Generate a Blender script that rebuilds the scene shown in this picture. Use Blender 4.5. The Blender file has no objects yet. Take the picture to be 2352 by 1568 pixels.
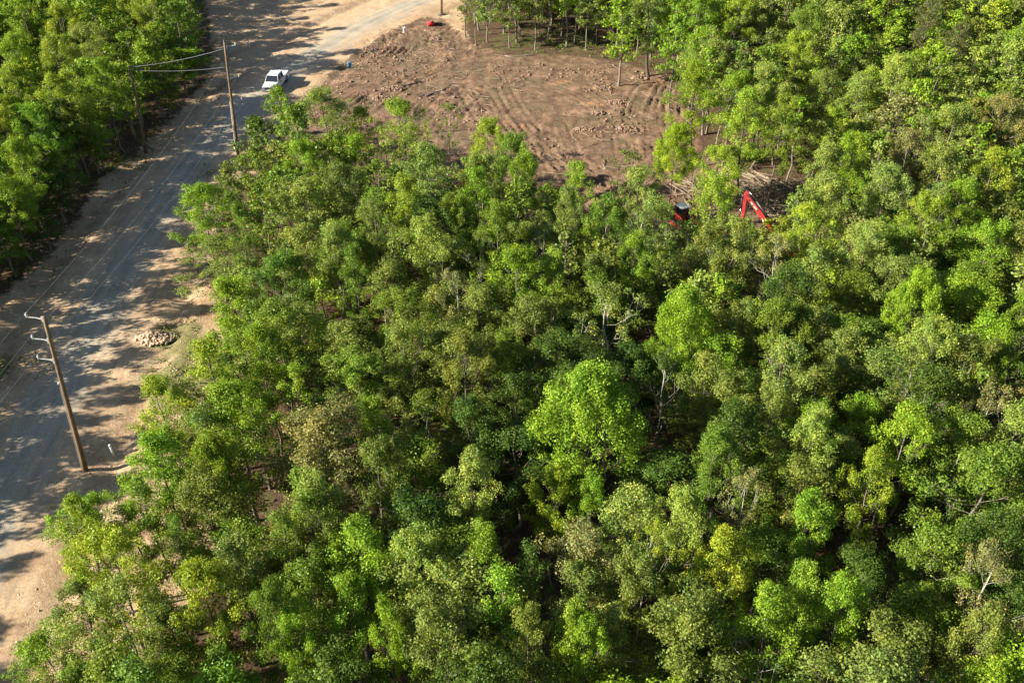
import bpy, math, random
import numpy as np
from mathutils import Vector, Matrix

scene = bpy.context.scene
COL = scene.collection
R_ = math.radians
rng0 = np.random.default_rng(11)

# ------------------------------------------------------------------ camera
CAM_H = 50.0
PITCH = R_(36.5)
FPX = 2212.0            # focal length in px of a 2352 px wide picture
CX, CY = 1176.0, 784.0
cp, sp = math.cos(PITCH), math.sin(PITCH)

def unproj(px, py, z=0.0):
    """pixel of the 2352 x 1568 view -> ground point at height z"""
    u = (px - CX) / FPX
    v = (py - CY) / FPX
    dx, dy, dz = u, cp - v * sp, -sp - v * cp
    t = (z - CAM_H) / dz
    return dx * t, dy * t

def proj(x, y, z):
    dz = CAM_H - z
    Z = y * cp + dz * sp
    return CX + FPX * x / Z, CY + FPX * (dz * cp - y * sp) / Z, Z

cam = bpy.data.cameras.new('camera')
cam.sensor_width = 36.0
cam.lens = 36.0 * FPX / 2352.0
cam.clip_start = 0.5
cam.clip_end = 6000
co = bpy.data.objects.new('camera', cam)
COL.objects.link(co)
co.location = (0, 0, CAM_H)
co.rotation_euler = (R_(90) - PITCH, 0, 0)
scene.camera = co

# ------------------------------------------------------------------ light
SUN_EL = 27.0
SH_DIR = 15.0          # direction the shadows run, degrees from +X towards +Y
sd = bpy.data.lights.new('sun', 'SUN')
sd.energy = 5.0
sd.angle = R_(0.53)
sd.color = (1.0, 0.91, 0.74)
so = bpy.data.objects.new('sun', sd)
COL.objects.link(so)
dirv = Vector((math.cos(R_(SH_DIR)) * math.cos(R_(SUN_EL)), math.sin(R_(SH_DIR)) * math.cos(R_(SUN_EL)), -math.sin(R_(SUN_EL))))
so.rotation_euler = dirv.to_track_quat('-Z', 'Y').to_euler()
so.location = (-80, 40, 80)
w = bpy.data.worlds.new("World")
scene.world = w
w.use_nodes = True
nt = w.node_tree
sky = nt.nodes.new('ShaderNodeTexSky')
sky.sky_type = 'NISHITA'
sky.sun_disc = False
sky.sun_elevation = R_(SUN_EL)
sky.sun_rotation = math.atan2(-dirv.x, -dirv.y)
sky.air_density = 1.0
sky.dust_density = 0.6
bg = nt.nodes['Background']
nt.links.new(sky.outputs[0], bg.inputs[0])
bg.inputs[1].default_value = 0.05
vs = scene.view_settings
vs.view_transform = 'Standard'
vs.look = 'None'
vs.exposure = 1.65
vs.gamma = 1.0
scene.render.resolution_x = 1024
scene.render.resolution_y = 682
try:
    scene.cycles.max_bounces = 4
    scene.cycles.diffuse_bounces = 2
    scene.cycles.transmission_bounces = 3
    scene.cycles.glossy_bounces = 2
    scene.cycles.transparent_max_bounces = 4
except Exception:
    pass

# ------------------------------------------------------------------ helpers
def tag(o, label=None, cat=None, group=None, kind=None):
    if label: o['label'] = label
    if cat: o['category'] = cat
    if group: o['group'] = group
    if kind: o['kind'] = kind
    return o

def empty(name, loc=(0, 0, 0), rz=0.0):
    o = bpy.data.objects.new(name, None)
    o.empty_display_size = 0.3
    COL.objects.link(o)
    o.location = loc
    o.rotation_euler = (0, 0, rz)
    return o

class MB:
    """collects shapes, builds ONE mesh"""
    def __init__(s):
        s.v = []; s.f = []; s.n = 0
    def add(s, verts, faces):
        verts = np.asarray(verts, float)
        s.v.append(verts)
        b = s.n
        s.f.extend([tuple(int(i) + b for i in f) for f in faces])
        s.n += len(verts)
        return s
    def box(s, c, size, rot=None, taper=None):
        sx, sy, sz = [a / 2 for a in size]
        tx, ty = taper if taper else (1, 1)
        P = np.array([[-sx, -sy, -sz], [sx, -sy, -sz], [sx, sy, -sz], [-sx, sy, -sz],
                      [-sx * tx, -sy * ty, sz], [sx * tx, -sy * ty, sz], [sx * tx, sy * ty, sz], [-sx * tx, sy * ty, sz]])
        if rot is not None:
            P = P @ np.array(rot.to_3x3()).T
        P = P + np.array(c)
        return s.add(P, [(0, 3, 2, 1), (4, 5, 6, 7), (0, 1, 5, 4), (1, 2, 6, 5), (2, 3, 7, 6), (3, 0, 4, 7)])
    def prism(s, prof, x0, x1):
        """profile in (y,z), extruded from x0 to x1"""
        n = len(prof)
        P = [(x0, a, b) for a, b in prof] + [(x1, a, b) for a, b in prof]
        F = [tuple(range(n - 1, -1, -1)), tuple(range(n, 2 * n))]
        F += [(i, (i + 1) % n, n + (i + 1) % n, n + i) for i in range(n)]
        return s.add(P, F)
    def tube(s, pts, rad, sides=6, cap=True):
        v, f = tube(pts, rad, sides)
        s.add(v, f)
        if cap:
            n = len(pts)
            b = s.n - n * sides
            s.f.append(tuple(b + i for i in range(sides - 1, -1, -1)))
            s.f.append(tuple(b + (n - 1) * sides + i for i in range(sides)))
        return s
    def build(s, name, mat, parent=None, smooth=False, bevel=0.0):
        me = bpy.data.meshes.new(name)
        me.from_pydata(np.concatenate(s.v).tolist(), [], s.f)
        me.materials.append(mat)
        if smooth:
            me.polygons.foreach_set('use_smooth', [True] * len(me.polygons))
        o = bpy.data.objects.new(name, me)
        COL.objects.link(o)
        if parent: o.parent = parent
        if bevel:
            m = o.modifiers.new('bevel', 'BEVEL')
            m.width = bevel; m.segments = 2; m.limit_method = 'ANGLE'
        return o

def tube(pts, rad, sides=5):
    pts = np.asarray(pts, float)
    n = len(pts)
    rad = np.broadcast_to(np.asarray(rad, float), (n,))
    d = np.gradient(pts, axis=0)
    d /= np.linalg.norm(d, axis=1)[:, None] + 1e-9
    ref = np.array([0.0, 1.0, 0.0]) if abs(d[0][1]) < 0.8 else np.array([1.0, 0, 0])
    a = np.cross(d, ref); a /= np.linalg.norm(a, axis=1)[:, None] + 1e-9
    b = np.cross(d, a)
    th = np.arange(sides) * 2 * math.pi / sides
    V = pts[:, None, :] + rad[:, None, None] * (np.cos(th)[None, :, None] * a[:, None, :] + np.sin(th)[None, :, None] * b[:, None, :])
    V = V.reshape(-1, 3)
    i = np.arange(n - 1)[:, None] * sides
    j = np.arange(sides)[None, :]
    k = (j + 1) % sides
    F = np.stack([i + j, i + k, i + sides + k, i + sides + j], -1).reshape(-1, 4)
    return V, F

def quad_mesh(name, V, Q, mats, col=None, smooth=False, colname='tint'):
    V = np.ascontiguousarray(V, np.float32); Q = np.ascontiguousarray(Q, np.int32)
    me = bpy.data.meshes.new(name)
    me.vertices.add(len(V)); me.vertices.foreach_set('co', V.ravel())
    k = Q.shape[1]
    me.loops.add(Q.size); me.loops.foreach_set('vertex_index', Q.ravel())
    me.polygons.add(len(Q))
    me.polygons.foreach_set('loop_start', np.arange(len(Q), dtype=np.int32) * k)
    try:
        me.polygons.foreach_set('loop_total', np.full(len(Q), k, np.int32))
    except Exception:
        pass
    if smooth:
        me.polygons.foreach_set('use_smooth', np.ones(len(Q), bool))
    for m in mats: me.materials.append(m)
    if col is not None:       # per-vertex colour
        a = me.color_attributes.new(colname, 'FLOAT_COLOR', 'POINT')
        c4 = np.ones((len(V), 4), np.float32); c4[:, :col.shape[1]] = col
        a.data.foreach_set('color', c4.ravel())
    me.update(calc_edges=True)
    return me

# value noise
def vnoise(x, y, seed=0):
    x = np.asarray(x, float); y = np.asarray(y, float)
    xi = np.floor(x).astype(np.int64); yi = np.floor(y).astype(np.int64)
    xf = x - xi; yf = y - yi
    def h(a, b):
        n = (a * 374761393 + b * 668265263 + seed * 1442695041) & 0xffffffff
        n = ((n ^ (n >> 13)) * 1274126177) & 0xffffffff
        n = n ^ (n >> 16)
        return (n & 0xffff) / 65535.0
    u = xf * xf * (3 - 2 * xf); v = yf * yf * (3 - 2 * yf)
    return (h(xi, yi) * (1 - u) + h(xi + 1, yi) * u) * (1 - v) + (h(xi, yi + 1) * (1 - u) + h(xi + 1, yi + 1) * u) * v
def fbm(x, y, seed=0, oct=4):
    s = 0; a = 1; t = 0
    for i in range(oct):
        s = s + a * vnoise(x * 2 ** i, y * 2 ** i, seed + i * 7); t += a; a *= 0.5
    return s / t

def sdist(px, py, poly):
    """signed distance to polygon, negative inside"""
    px = np.asarray(px, float); py = np.asarray(py, float)
    n = len(poly); d = np.full(px.shape, 1e9); ins = np.zeros(px.shape, bool)
    for i in range(n):
        ax, ay = poly[i]; bx, by = poly[(i + 1) % n]
        ex, ey = bx - ax, by - ay
        t = np.clip(((px - ax) * ex + (py - ay) * ey) / (ex * ex + ey * ey + 1e-12), 0, 1)
        d = np.minimum(d, np.hypot(px - ax - t * ex, py - ay - t * ey))
        c = ((ay > py) != (by > py)) & (px < ex * (py - ay) / (ey + 1e-12 * (ey == 0)) + ax)
        ins ^= c
    return np.where(ins, -d, d)

# ------------------------------------------------------------------ zones (ground outlines)
def W(poly): return [unproj(a, b) for a, b in poly]
CLEAR = W([(690, 330), (715, 230), (790, 120), (850, 70), (930, 45), (1010, 35), (1075, 95), (1180, 125), (1300, 125), (1420, 145), (1520, 170), (1575, 230), (1605, 330), (1680, 400),
           (1760, 420), (1885, 470), (1890, 540), (1700, 610), (1500, 600), (1300, 570), (1150, 490), (950, 455), (800, 445), (640, 400)])
CORR = W([(-900, 1500), (-420, 1250), (-210, 960), (-30, 715), (110, 590), (190, 485), (230, 410), (310, 365), (400, 265), (475, 190), (492, 120), (470, 0), (455, -110), (455, -150),
          (1060, -150), (1075, -60), (1060, 20), (1075, 95), (1000, 160), (800, 250), (700, 330), (660, 380), (590, 385), (545, 430), (500, 520), (480, 600), (500, 700), (560, 800), (560, 860),
          (480, 920), (440, 1030), (430, 1130), (480, 1230), (460, 1370), (330, 1500), (130, 1720), (-100, 2000), (-900, 2000)])
# sandy shoulder / yard of tan soil
ROADC = W([(1120, -70), (1010, -15), (905, 25), (800, 75), (705, 135), (620, 195), (545, 265), (475, 345), (400, 440), (335, 545), (265, 660), (195, 790), (110, 950), (20, 1120), (-90, 1330), (-230, 1600)])
ROADW = [2.3 + q for q in [3.4, 3.4, 3.3, 3.2, 3.3, 3.5, 3.7, 3.7, 3.6, 3.5, 3.4, 3.3, 3.3, 3.3, 3.3, 3.3]]   # half widths

def chaikin(P, k=2):
    P = np.array(P, float)
    for _ in range(k):
        Q = [P[0]]
        for a, b in zip(P[:-1], P[1:]):
            Q += [a * .75 + b * .25, a * .25 + b * .75]
        Q.append(P[-1]); P = np.array(Q)
    return P
RC = chaikin(np.c_[np.array(ROADC), np.array(ROADW)], 3)

def road_dist(x, y):
    d = np.full(np.shape(x), 1e9)
    for (ax, ay, _), (bx, by, _) in zip(RC[:-1], RC[1:]):
        ex, ey = bx - ax, by - ay
        t = np.clip(((x - ax) * ex + (y - ay) * ey) / (ex * ex + ey * ey), 0, 1)
        d = np.minimum(d, np.hypot(x - ax - t * ex, y - ay - t * ey))
    return d

# machine tracks in the clearing: curved pairs of ruts (pixel polylines on the ground)
TRACKS = [
    [(985, 350), (1010, 300), (1040, 250), (1075, 215)], 
    [(1085, 205), (1110, 250), (1150, 310), (1200, 370), (1290, 400), (1390, 440)],
    [(1140, 200), (1165, 250), (1200, 300), (1260, 350), (1330, 390), (1400, 420)],
    [(1100, 200), (1180, 180), (1260, 190), (1340, 215), (1400, 260)],
    [(1500, 330), (1490, 280), (1500, 230), (1530, 200)], [(1520, 330), (1520, 280), (1530, 230), (1545, 205)],
    [(1475, 330), (1465, 280), (1475, 230), (1500, 195)], [(1545, 330), (1548, 280), (1545, 230), (1540, 205)],
    [(870, 130), (900, 110), (915, 90), (905, 70)], [(890, 135), (925, 115), (940, 92), (925, 70)],
    [(790, 290), (850, 240), (930, 180), (1000, 150)], [(800, 320), (900, 300), (960, 270), (1010, 220)],
    [(1260, 440), (1340, 425), (1430, 445), (1500, 470)], [(1240, 410), (1330, 400), (1420, 420), (1500, 440)],
    [(720, 310), (800, 300), (880, 330), (1000, 345)], [(1000, 85), (1030, 70), (1050, 90), (1045, 110)],
    [(1240, 330), (1300, 300), (1380, 290)], [(1500, 345), (1478, 300), (1482, 250), (1512, 210)], [(1560, 320), (1562, 270), (1556, 225)],
    [(1300, 440), (1250, 380), (1215, 320), (1180, 265)], [(1350, 430), (1310, 380), (1280, 330), (1270, 290)], [(760, 250), (830, 205), (890, 185)], [(770, 275), (850, 225), (930, 200)],
    [(880, 140), (905, 118), (918, 95), (912, 75)], [(1010, 100), (1020, 75), (1040, 62)], [(1300, 415), (1400, 425), (1480, 455)], [(1200, 260), (1300, 240), (1380, 250), (1440, 300), (1450, 360)],
]
TRW = [chaikin([unproj(a, b) for a, b in t], 2) for t in TRACKS]

def height(x, y, fine=True):
    x = np.asarray(x, float); y = np.asarray(y, float)
    h = 0.5 * (fbm(x / 22, y / 22, 3, 2) - 0.5)
    near = (x > -90) & (x < 110) & (y > 10) & (y < 220)
    rd = road_dist(x, y)
    k = np.clip((rd - 4.5) / 2.5, 0, 1)
    sdc = sdist(x, y, CLEAR)
    c = np.clip(-sdc / 2.0, 0, 1)
    if fine:
        ro = (fbm(x / 1.3, y / 1.3, 21, 4) - 0.5)
        lump = np.clip(fbm(x / 3.1, y / 3.1, 5, 3) - 0.52, 0, 1)
        h = h + c * (0.36 * ro + 0.5 * lump * (fbm(x / .7, y / .7, 9, 2)))
        h = h + (1 - c) * k * 0.14 * ro
        tr = np.zeros_like(h)
        for T in TRW:
            (x0, y0), (x1, y1) = T.min(0) - 3, T.max(0) + 3
            m = (x > x0) & (x < x1) & (y > y0) & (y < y1)
            if not m.any(): continue
            xm, ym = x[m], y[m]
            d = np.full(xm.shape, 1e9)
            for a, b in zip(T[:-1], T[1:]):
                e = b - a
                t = np.clip(((xm - a[0]) * e[0] + (ym - a[1]) * e[1]) / (e @ e), 0, 1)
                d = np.minimum(d, np.hypot(xm - a[0] - t * e[0], ym - a[1] - t * e[1]))
            g = np.zeros_like(xm)
            for off in (0.0, 1.9):
                q = np.abs(d - off)
                g -= 0.09 * np.exp(-(q / .20) ** 2)
                g += 0.08 * np.exp(-((q - .42) / .15) ** 2)
            tr[m] += g
        h = h + tr * (.35 + 1.1 * vnoise(x / 2.3, y / 2.3, 88))
    # shallow ditch and berm on the uphill side of the road
    h = h - 0.25 * np.exp(-((rd - 7.0) / 1.0) ** 2) + 0.12 * np.exp(-((rd - 8.8) / .9) ** 2)
    return h * np.where(near, 1, 0.5)

def hz(x, y, fine=False):
    return float(height(np.array([x]), np.array([y]), fine)[0])

# ------------------------------------------------------------------ materials
def new_mat(name):
    m = bpy.data.materials.new(name); m.use_nodes = True
    return m, m.node_tree, m.node_tree.nodes['Principled BSDF']

def nd(t, typ, **kw):
    n = t.nodes.new(typ)
    for k, v in kw.items():
        if k.startswith('i_'):
            key = k[2:]
            key = int(key) if key.isdigit() else key.replace('_', ' ')
            n.inputs[key].default_value = v
        else: setattr(n, k, v)
    return n
def noise(t, scale, detail=4, rough=.55, vec=None, dist=0.0):
    n = nd(t, 'ShaderNodeTexNoise'); n.inputs['Scale'].default_value = scale
    n.inputs['Detail'].default_value = detail; n.inputs['Roughness'].default_value = rough
    n.inputs['Distortion'].default_value = dist
    if vec: t.links.new(vec, n.inputs['Vector'])
    return n.outputs['Fac']
def ramp(t, fac, stops, interp='LINEAR'):
    r = nd(t, 'ShaderNodeValToRGB'); r.color_ramp.interpolation = interp
    e = r.color_ramp.elements
    while len(e) < len(stops): e.new(0.5)
    for q, (p, c) in zip(e, stops):
        q.position = p; q.color = (*c, 1) if len(c) == 3 else c
    t.links.new(fac, r.inputs[0]); return r.outputs[0]
def mix(t, fac, a, b, mode='MIX'):
    n = nd(t, 'ShaderNodeMix', data_type='RGBA', blend_type=mode)
    for sock, v in ((n.inputs[0], fac), (n.inputs[6], a), (n.inputs[7], b)):
        if hasattr(v, 'node'): t.links.new(v, sock)
        else: sock.default_value = v if not isinstance(v, tuple) else ((*v, 1) if len(v) == 3 else v)
    return n.outputs[2]
def mth(t, op, a, b=0.0, clamp=False):
    n = nd(t, 'ShaderNodeMath', operation=op, use_clamp=clamp)
    for s, v in ((n.inputs[0], a), (n.inputs[1], b)):
        if hasattr(v, 'node'): t.links.new(v, s)
        else: s.default_value = v
    return n.outputs[0]
def bump(t, p, h, strength, dist):
    b = nd(t, 'ShaderNodeBump'); b.inputs['Strength'].default_value = strength; b.inputs['Distance'].default_value = dist
    t.links.new(h, b.inputs['Height']); t.links.new(b.outputs[0], p.inputs['Normal'])

def simple(name, col, rough=.6, metal=0.0, var=0.15, vscale=3.0, coat=0.0):
    m, t, p = new_mat(name)
    g = nd(t, 'ShaderNodeTexCoord')
    n = noise(t, vscale, 5, .6, g.outputs['Object'])
    dark = tuple(c * (1 - var) for c in col); lite = tuple(min(1, c * (1 + var)) for c in col)
    t.links.new(ramp(t, n, [(.3, dark), (.7, lite)]), p.inputs['Base Color'])
    p.inputs['Roughness'].default_value = rough; p.inputs['Metallic'].default_value = metal
    if coat: p.inputs['Coat Weight'].default_value = coat
    return m

def sand_color(t, pos):
    """tan sandy soil with pink clay patches"""
    a = ramp(t, noise(t, .13, 5, .6, pos), [(.35, (.40, .285, .175)), (.62, (.54, .42, .275))])
    b = ramp(t, noise(t, .5, 6, .7, pos), [(.42, (.33, .185, .11)), (.6, (.54, .40, .26))])
    c = mix(t, .5, a, b)
    f = ramp(t, noise(t, 5.0, 5, .75, pos), [(.35, (.62, .60, .58)), (.55, (1, 1, 1)), (.75, (1.12, 1.12, 1.1))])
    return mix(t, .85, c, f, 'MULTIPLY')

def gravel_color(t, pos):
    a = ramp(t, noise(t, .35, 4, .6, pos), [(.35, (.255, .23, .187)), (.65, (.38, .34, .275))])
    f = ramp(t, noise(t, 9.0, 3, .8, pos), [(.35, (.5, .5, .5)), (.5, (1, 1, 1)), (.7, (1.4, 1.38, 1.32))])
    return mix(t, .9, a, f, 'MULTIPLY')

def ground_material():
    m, t, p = new_mat('ground_soil')
    g = nd(t, 'ShaderNodeNewGeometry'); pos = g.outputs['Position']
    at = nd(t, 'ShaderNodeAttribute', attribute_name='zone')
    sep = nd(t, 'ShaderNodeSeparateColor'); t.links.new(at.outputs['Color'], sep.inputs[0])
    clear, sand, wet = sep.outputs[0], sep.outputs[1], sep.outputs[2]
    nb = noise(t, .8, 5, .65, pos)
    # forest floor: leaf litter
    fl = ramp(t, noise(t, 6.0, 6, .8, pos), [(.3, (.025, .016, .012)), (.5, (.095, .056, .038)), (.68, (.20, .125, .085)), (.8, (.30, .21, .15))])
    fl = mix(t, ramp(t, noise(t, .6, 4, .6, pos), [(.5, (0, 0, 0)), (.62, (.65,) * 3)]), fl, (.09, .10, .035))
    # clearing: churned red-brown soil, grey-olive trampled litter
    c1 = ramp(t, noise(t, .45, 7, .72, pos), [(.33, (.085, .053, .035)), (.5, (.175, .112, .073)), (.66, (.30, .20, .132))])
    c1 = mix(t, ramp(t, noise(t, .17, 4, .55, pos), [(.5, (0, 0, 0)), (.66, (.7,) * 3)]), c1, (.145, .115, .068))
    c1 = mix(t, ramp(t, noise(t, .22, 5, .6, pos, .6), [(.60, (0, 0, 0)), (.68, (.55,) * 3)]), c1, (.36, .20, .11))
    c1 = mix(t, .8, c1, ramp(t, noise(t, 3.5, 7, .85, pos), [(.3, (.45, .43, .42)), (.52, (1, 1, 1)), (.72, (1.35, 1.33, 1.3))]), 'MULTIPLY')
    sc = sand_color(t, pos)
    def edge(mask, w=.5):
        a = mth(t, 'SUBTRACT', nb, .5); a = mth(t, 'MULTIPLY', a, 1.4); a = mth(t, 'ADD', a, mask)
        a = mth(t, 'SUBTRACT', a, .5); a = mth(t, 'MULTIPLY', a, 4.0); return mth(t, 'ADD', a, .5, True)
    c = mix(t, edge(sand), fl, sc)
    c = mix(t, edge(clear), c, c1)
    gr = ramp(t, noise(t, 3.0, 5, .7, pos), [(.35, (.06, .075, .025)), (.6, (.14, .16, .05)), (.75, (.24, .2, .12))])
    c = mix(t, mth(t, 'MULTIPLY', edge(wet), .75), c, gr)
    t.links.new(c, p.inputs['Base Color'])
    p.inputs['Roughness'].default_value = .95
    p.inputs['Specular IOR Level'].default_value = .15
    h = mth(t, 'ADD', noise(t, 3.0, 8, .75, pos), mth(t, 'MULTIPLY', noise(t, 14.0, 4, .7, pos), .35))
    bump(t, p, h, .8, .22)
    return m

def road_material():
    m, t, p = new_mat('gravel_road')
    g = nd(t, 'ShaderNodeNewGeometry'); pos = g.outputs['Position']
    at = nd(t, 'ShaderNodeAttribute', attribute_name='across')
    sep = nd(t, 'ShaderNodeSeparateColor'); t.links.new(at.outputs['Color'], sep.inputs[0])
    ac, lane = sep.outputs[0], sep.outputs[1]     # 0 centre .. 1 edge ; worn wheel lines
    nb = noise(t, .5, 5, .65, pos)
    a = mth(t, 'MULTIPLY', mth(t, 'SUBTRACT', nb, .5), 1.5)
    rc_ = nd(t, 'ShaderNodeAttribute', attribute_name='lane')
    mp = nd(t, 'ShaderNodeMapping'); t.links.new(rc_.outputs['Vector'], mp.inputs[0]); mp.inputs['Scale'].default_value = (1.0, .05, 1)
    st = noise(t, 2.2, 4, .7, mp.outputs[0])
    a = mth(t, 'ADD', a, mth(t, 'MULTIPLY', mth(t, 'SUBTRACT', st, .5), 1.3))
    f = mth(t, 'ADD', ac, a); f = mth(t, 'SUBTRACT', f, .13); f = mth(t, 'MULTIPLY', f, 1.9, True)
    gc = gravel_color(t, pos)
    gc = mix(t, mth(t, 'MULTIPLY', lane, .45), gc, (.44, .38, .30))
    c = mix(t, f, gc, sand_color(t, pos))
    c = mix(t, .8, c, ramp(t, st, [(.3, (.80, .78, .76)), (.5, (1, 1, 1)), (.7, (1.15, 1.13, 1.1))]), 'MULTIPLY')
    t.links.new(c, p.inputs['Base Color'])
    p.inputs['Roughness'].default_value = .93
    p.inputs['Specular IOR Level'].default_value = .2
    bump(t, p, noise(t, 12.0, 6, .8, pos), .7, .06)
    return m

M_ground = ground_material()
M_road = road_material()

def leaf_material(name, from_object=True):
    m, t, p = new_mat(name)
    at = nd(t, 'ShaderNodeAttribute', attribute_name='tint')
    if from_object:
        oi = nd(t, 'ShaderNodeObjectInfo')
        base = mix(t, 1.0, oi.outputs['Color'], at.outputs['Color'], 'MULTIPLY')
    else:
        base = at.outputs['Color']
    t.links.new(base, p.inputs['Base Color'])
    p.inputs['Roughness'].default_value = .5
    p.inputs['Specular IOR Level'].default_value = .22
    tr = nd(t, 'ShaderNodeBsdfTranslucent')
    tc = mix(t, 1.0, base, (1.5, 1.35, .6), 'MULTIPLY')
    t.links.new(tc, tr.inputs['Color'])
    ms = nd(t, 'ShaderNodeMixShader'); ms.inputs[0].default_value = .29
    t.links.new(p.outputs[0], ms.inputs[1]); t.links.new(tr.outputs[0], ms.inputs[2])
    t.links.new(ms.outputs[0], t.nodes['Material Output'].inputs[0])
    return m
M_leaf = leaf_material('leaves')
M_leafv = leaf_material('leaves_mass', False)
M_bark = simple('bark_dark', (.075, .06, .05), .9, var=.45, vscale=9)
M_barkg = simple('bark_grey', (.17, .145, .115), .85, var=.4, vscale=9)
M_barkw = simple('bark_pale', (.36, .34, .29), .8, var=.3, vscale=9)
M_pole = simple('pole_wood', (.145, .098, .055), .8, var=.35, vscale=4)
M_galv = simple('galvanised_metal', (.52, .53, .52), .4, .3, var=.05)
M_wire = simple('aluminium_wire', (.22, .23, .24), .5, .2, var=.03)
M_porc = simple('insulator_grey', (.5, .51, .51), .3, var=.05)
M_white = simple('white_paint', (.80, .81, .82), .3, var=.02, coat=.6)
M_pvc = simple('white_plastic', (.80, .80, .77), .5, var=.06)
M_glass = simple('dark_glass', (.015, .02, .025), .08, var=.1, coat=1)
M_tyre = simple('tyre_rubber', (.02, .02, .02), .9, var=.2)
M_chrome = simple('chrome', (.6, .6, .62), .2, 1.0, var=.05)
M_black = simple('black_plastic', (.03, .03, .032), .6, var=.2)
M_lamp = simple('headlight_glass', (.75, .77, .78), .15, var=.05, coat=1)
M_red = simple('red_machine_paint', (.24, .018, .014), .5, var=.5, vscale=3.5)
M_decal = simple('worn_white_decal', (.42, .30, .28), .6, var=.5, vscale=6)
M_redl = simple('tail_lamp_red', (.4, .02, .02), .3)
M_yel = simple('yellow_machine_paint', (.62, .36, .04), .45, var=.2, vscale=5)
M_steel = simple('dark_steel', (.07, .065, .06), .5, .5, var=.4, vscale=6)
M_blue = simple('blue_plastic', (.05, .22, .42), .5, var=.1)
M_grn = simple('pale_green_cabinet', (.42, .50, .44), .5, var=.1)
M_rock = simple('broken_stone', (.38, .27, .19), .9, var=.45, vscale=2.5)
M_cloth = simple('red_container_plastic', (.55, .02, .03), .6, var=.2)
M_guard = simple('yellow_guard', (.55, .42, .08), .6, var=.1)
M_stick = simple('broken_branches', (.22, .17, .12), .9, var=.5, vscale=3)
M_brush = simple('cut_branches', (.20, .155, .11), .9, var=.5, vscale=3)
M_interior = simple('grey_upholstery', (.25, .25, .25), .8)

# ------------------------------------------------------------------ ground sheet
def axis(lo, hi, step, far, grow=1.22):
    a = list(np.arange(lo, hi + step / 2, step)); s = step
    while a[-1] < far: s *= grow; a.append(a[-1] + s)
    s = step
    while a[0] > -far: s *= grow; a.insert(0, a[0] - s)
    return np.array(a)
gx = axis(-66, 92, .28, 1500); gy = axis(26, 176, .28, 1500)
X, Y = np.meshgrid(gx, gy)
xf, yf = X.ravel(), Y.ravel()
Hh = height(xf, yf)
zc = np.clip(.5 - sdist(xf, yf, CLEAR) / 2.5, 0, 1)
zs = np.clip(.5 - sdist(xf, yf, CORR) / 3.0, 0, 1)
GRASSY = [unproj(430, 870), unproj(405, 770), unproj(440, 800), unproj(180, 1200), unproj(150, 870), unproj(1200, 95), unproj(1330, 95), unproj(40, 850)]
zw = np.zeros_like(xf)
for (a, b), r in zip(GRASSY, [2.6, 1.7, 1.6, 1.6, 1.5, 4.5, 5, 2.0]):
    zw = np.maximum(zw, (.62 if r > 4 else 1.0) * np.clip(1.0 - np.hypot(xf - a, yf - b) / r * .38, 0, 1))
nx, ny = len(gx), len(gy)
ii = (np.arange(ny - 1)[:, None] * nx + np.arange(nx - 1)[None, :]).ravel()
Q = np.c_[ii, ii + 1, ii + nx + 1, ii + nx]
me = quad_mesh('ground', np.c_[xf, yf, Hh], Q, [M_ground], np.c_[zc, zs, zw], True, 'zone')
o = bpy.data.objects.new('ground', me); COL.objects.link(o); tag(o, kind='structure')

# road strip
pts = []
for a, b in zip(RC[:-1], RC[1:]):
    L = np.hypot(*(b - a)[:2]); k = max(1, int(L / .5))
    for i in range(k): pts.append(a + (b - a) * i / k)
pts.append(RC[-1]); pts = np.array(pts)
tn = np.gradient(pts[:, :2], axis=0); tn /= np.linalg.norm(tn, axis=1)[:, None]
nm = np.c_[-tn[:, 1], tn[:, 0]]
NA = 41
ac = np.linspace(-1, 1, NA)
arc = np.r_[0, np.cumsum(np.hypot(*np.diff(pts[:, :2], axis=0).T))]
V = []; C = []
for i, (x, y, wd) in enumerate(pts):
    for a in ac:
        ww = wd * (1 + .10 * (vnoise(arc[i] / 3, a * .5 + (3 if a > 0 else 9), 4) - .5) * 2)
        V.append((x + nm[i, 0] * ww * a, y + nm[i, 1] * ww * a))
        ln = sum(math.exp(-((abs(a) - q + .05 * math.sin(arc[i] / 9)) / .07) ** 2) for q in (.14, .40))
        C.append((abs(a), min(1, ln), 0))
V = np.array(V); zz = height(V[:, 0], V[:, 1]) + .075 * (1 - np.array(C)[:, 0] ** 2) - .035 * (np.array(C)[:, 0] > .98)
n = len(pts)
ii = (np.arange(n - 1)[:, None] * NA + np.arange(NA - 1)[None, :]).ravel()
Q = np.c_[ii, ii + NA, ii + NA + 1, ii + 1]
me = quad_mesh('road', np.c_[V, zz], Q, [M_road], np.array(C), True, 'across')
la = me.attributes.new('lane', 'FLOAT_VECTOR', 'POINT')
lv_ = np.array([(a * pts[i, 2], arc[i], 0) for i in range(len(pts)) for a in ac], np.float32)
la.data.foreach_set('vector', lv_.ravel())
o = bpy.data.objects.new('road', me); COL.objects.link(o); tag(o, kind='structure')

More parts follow.
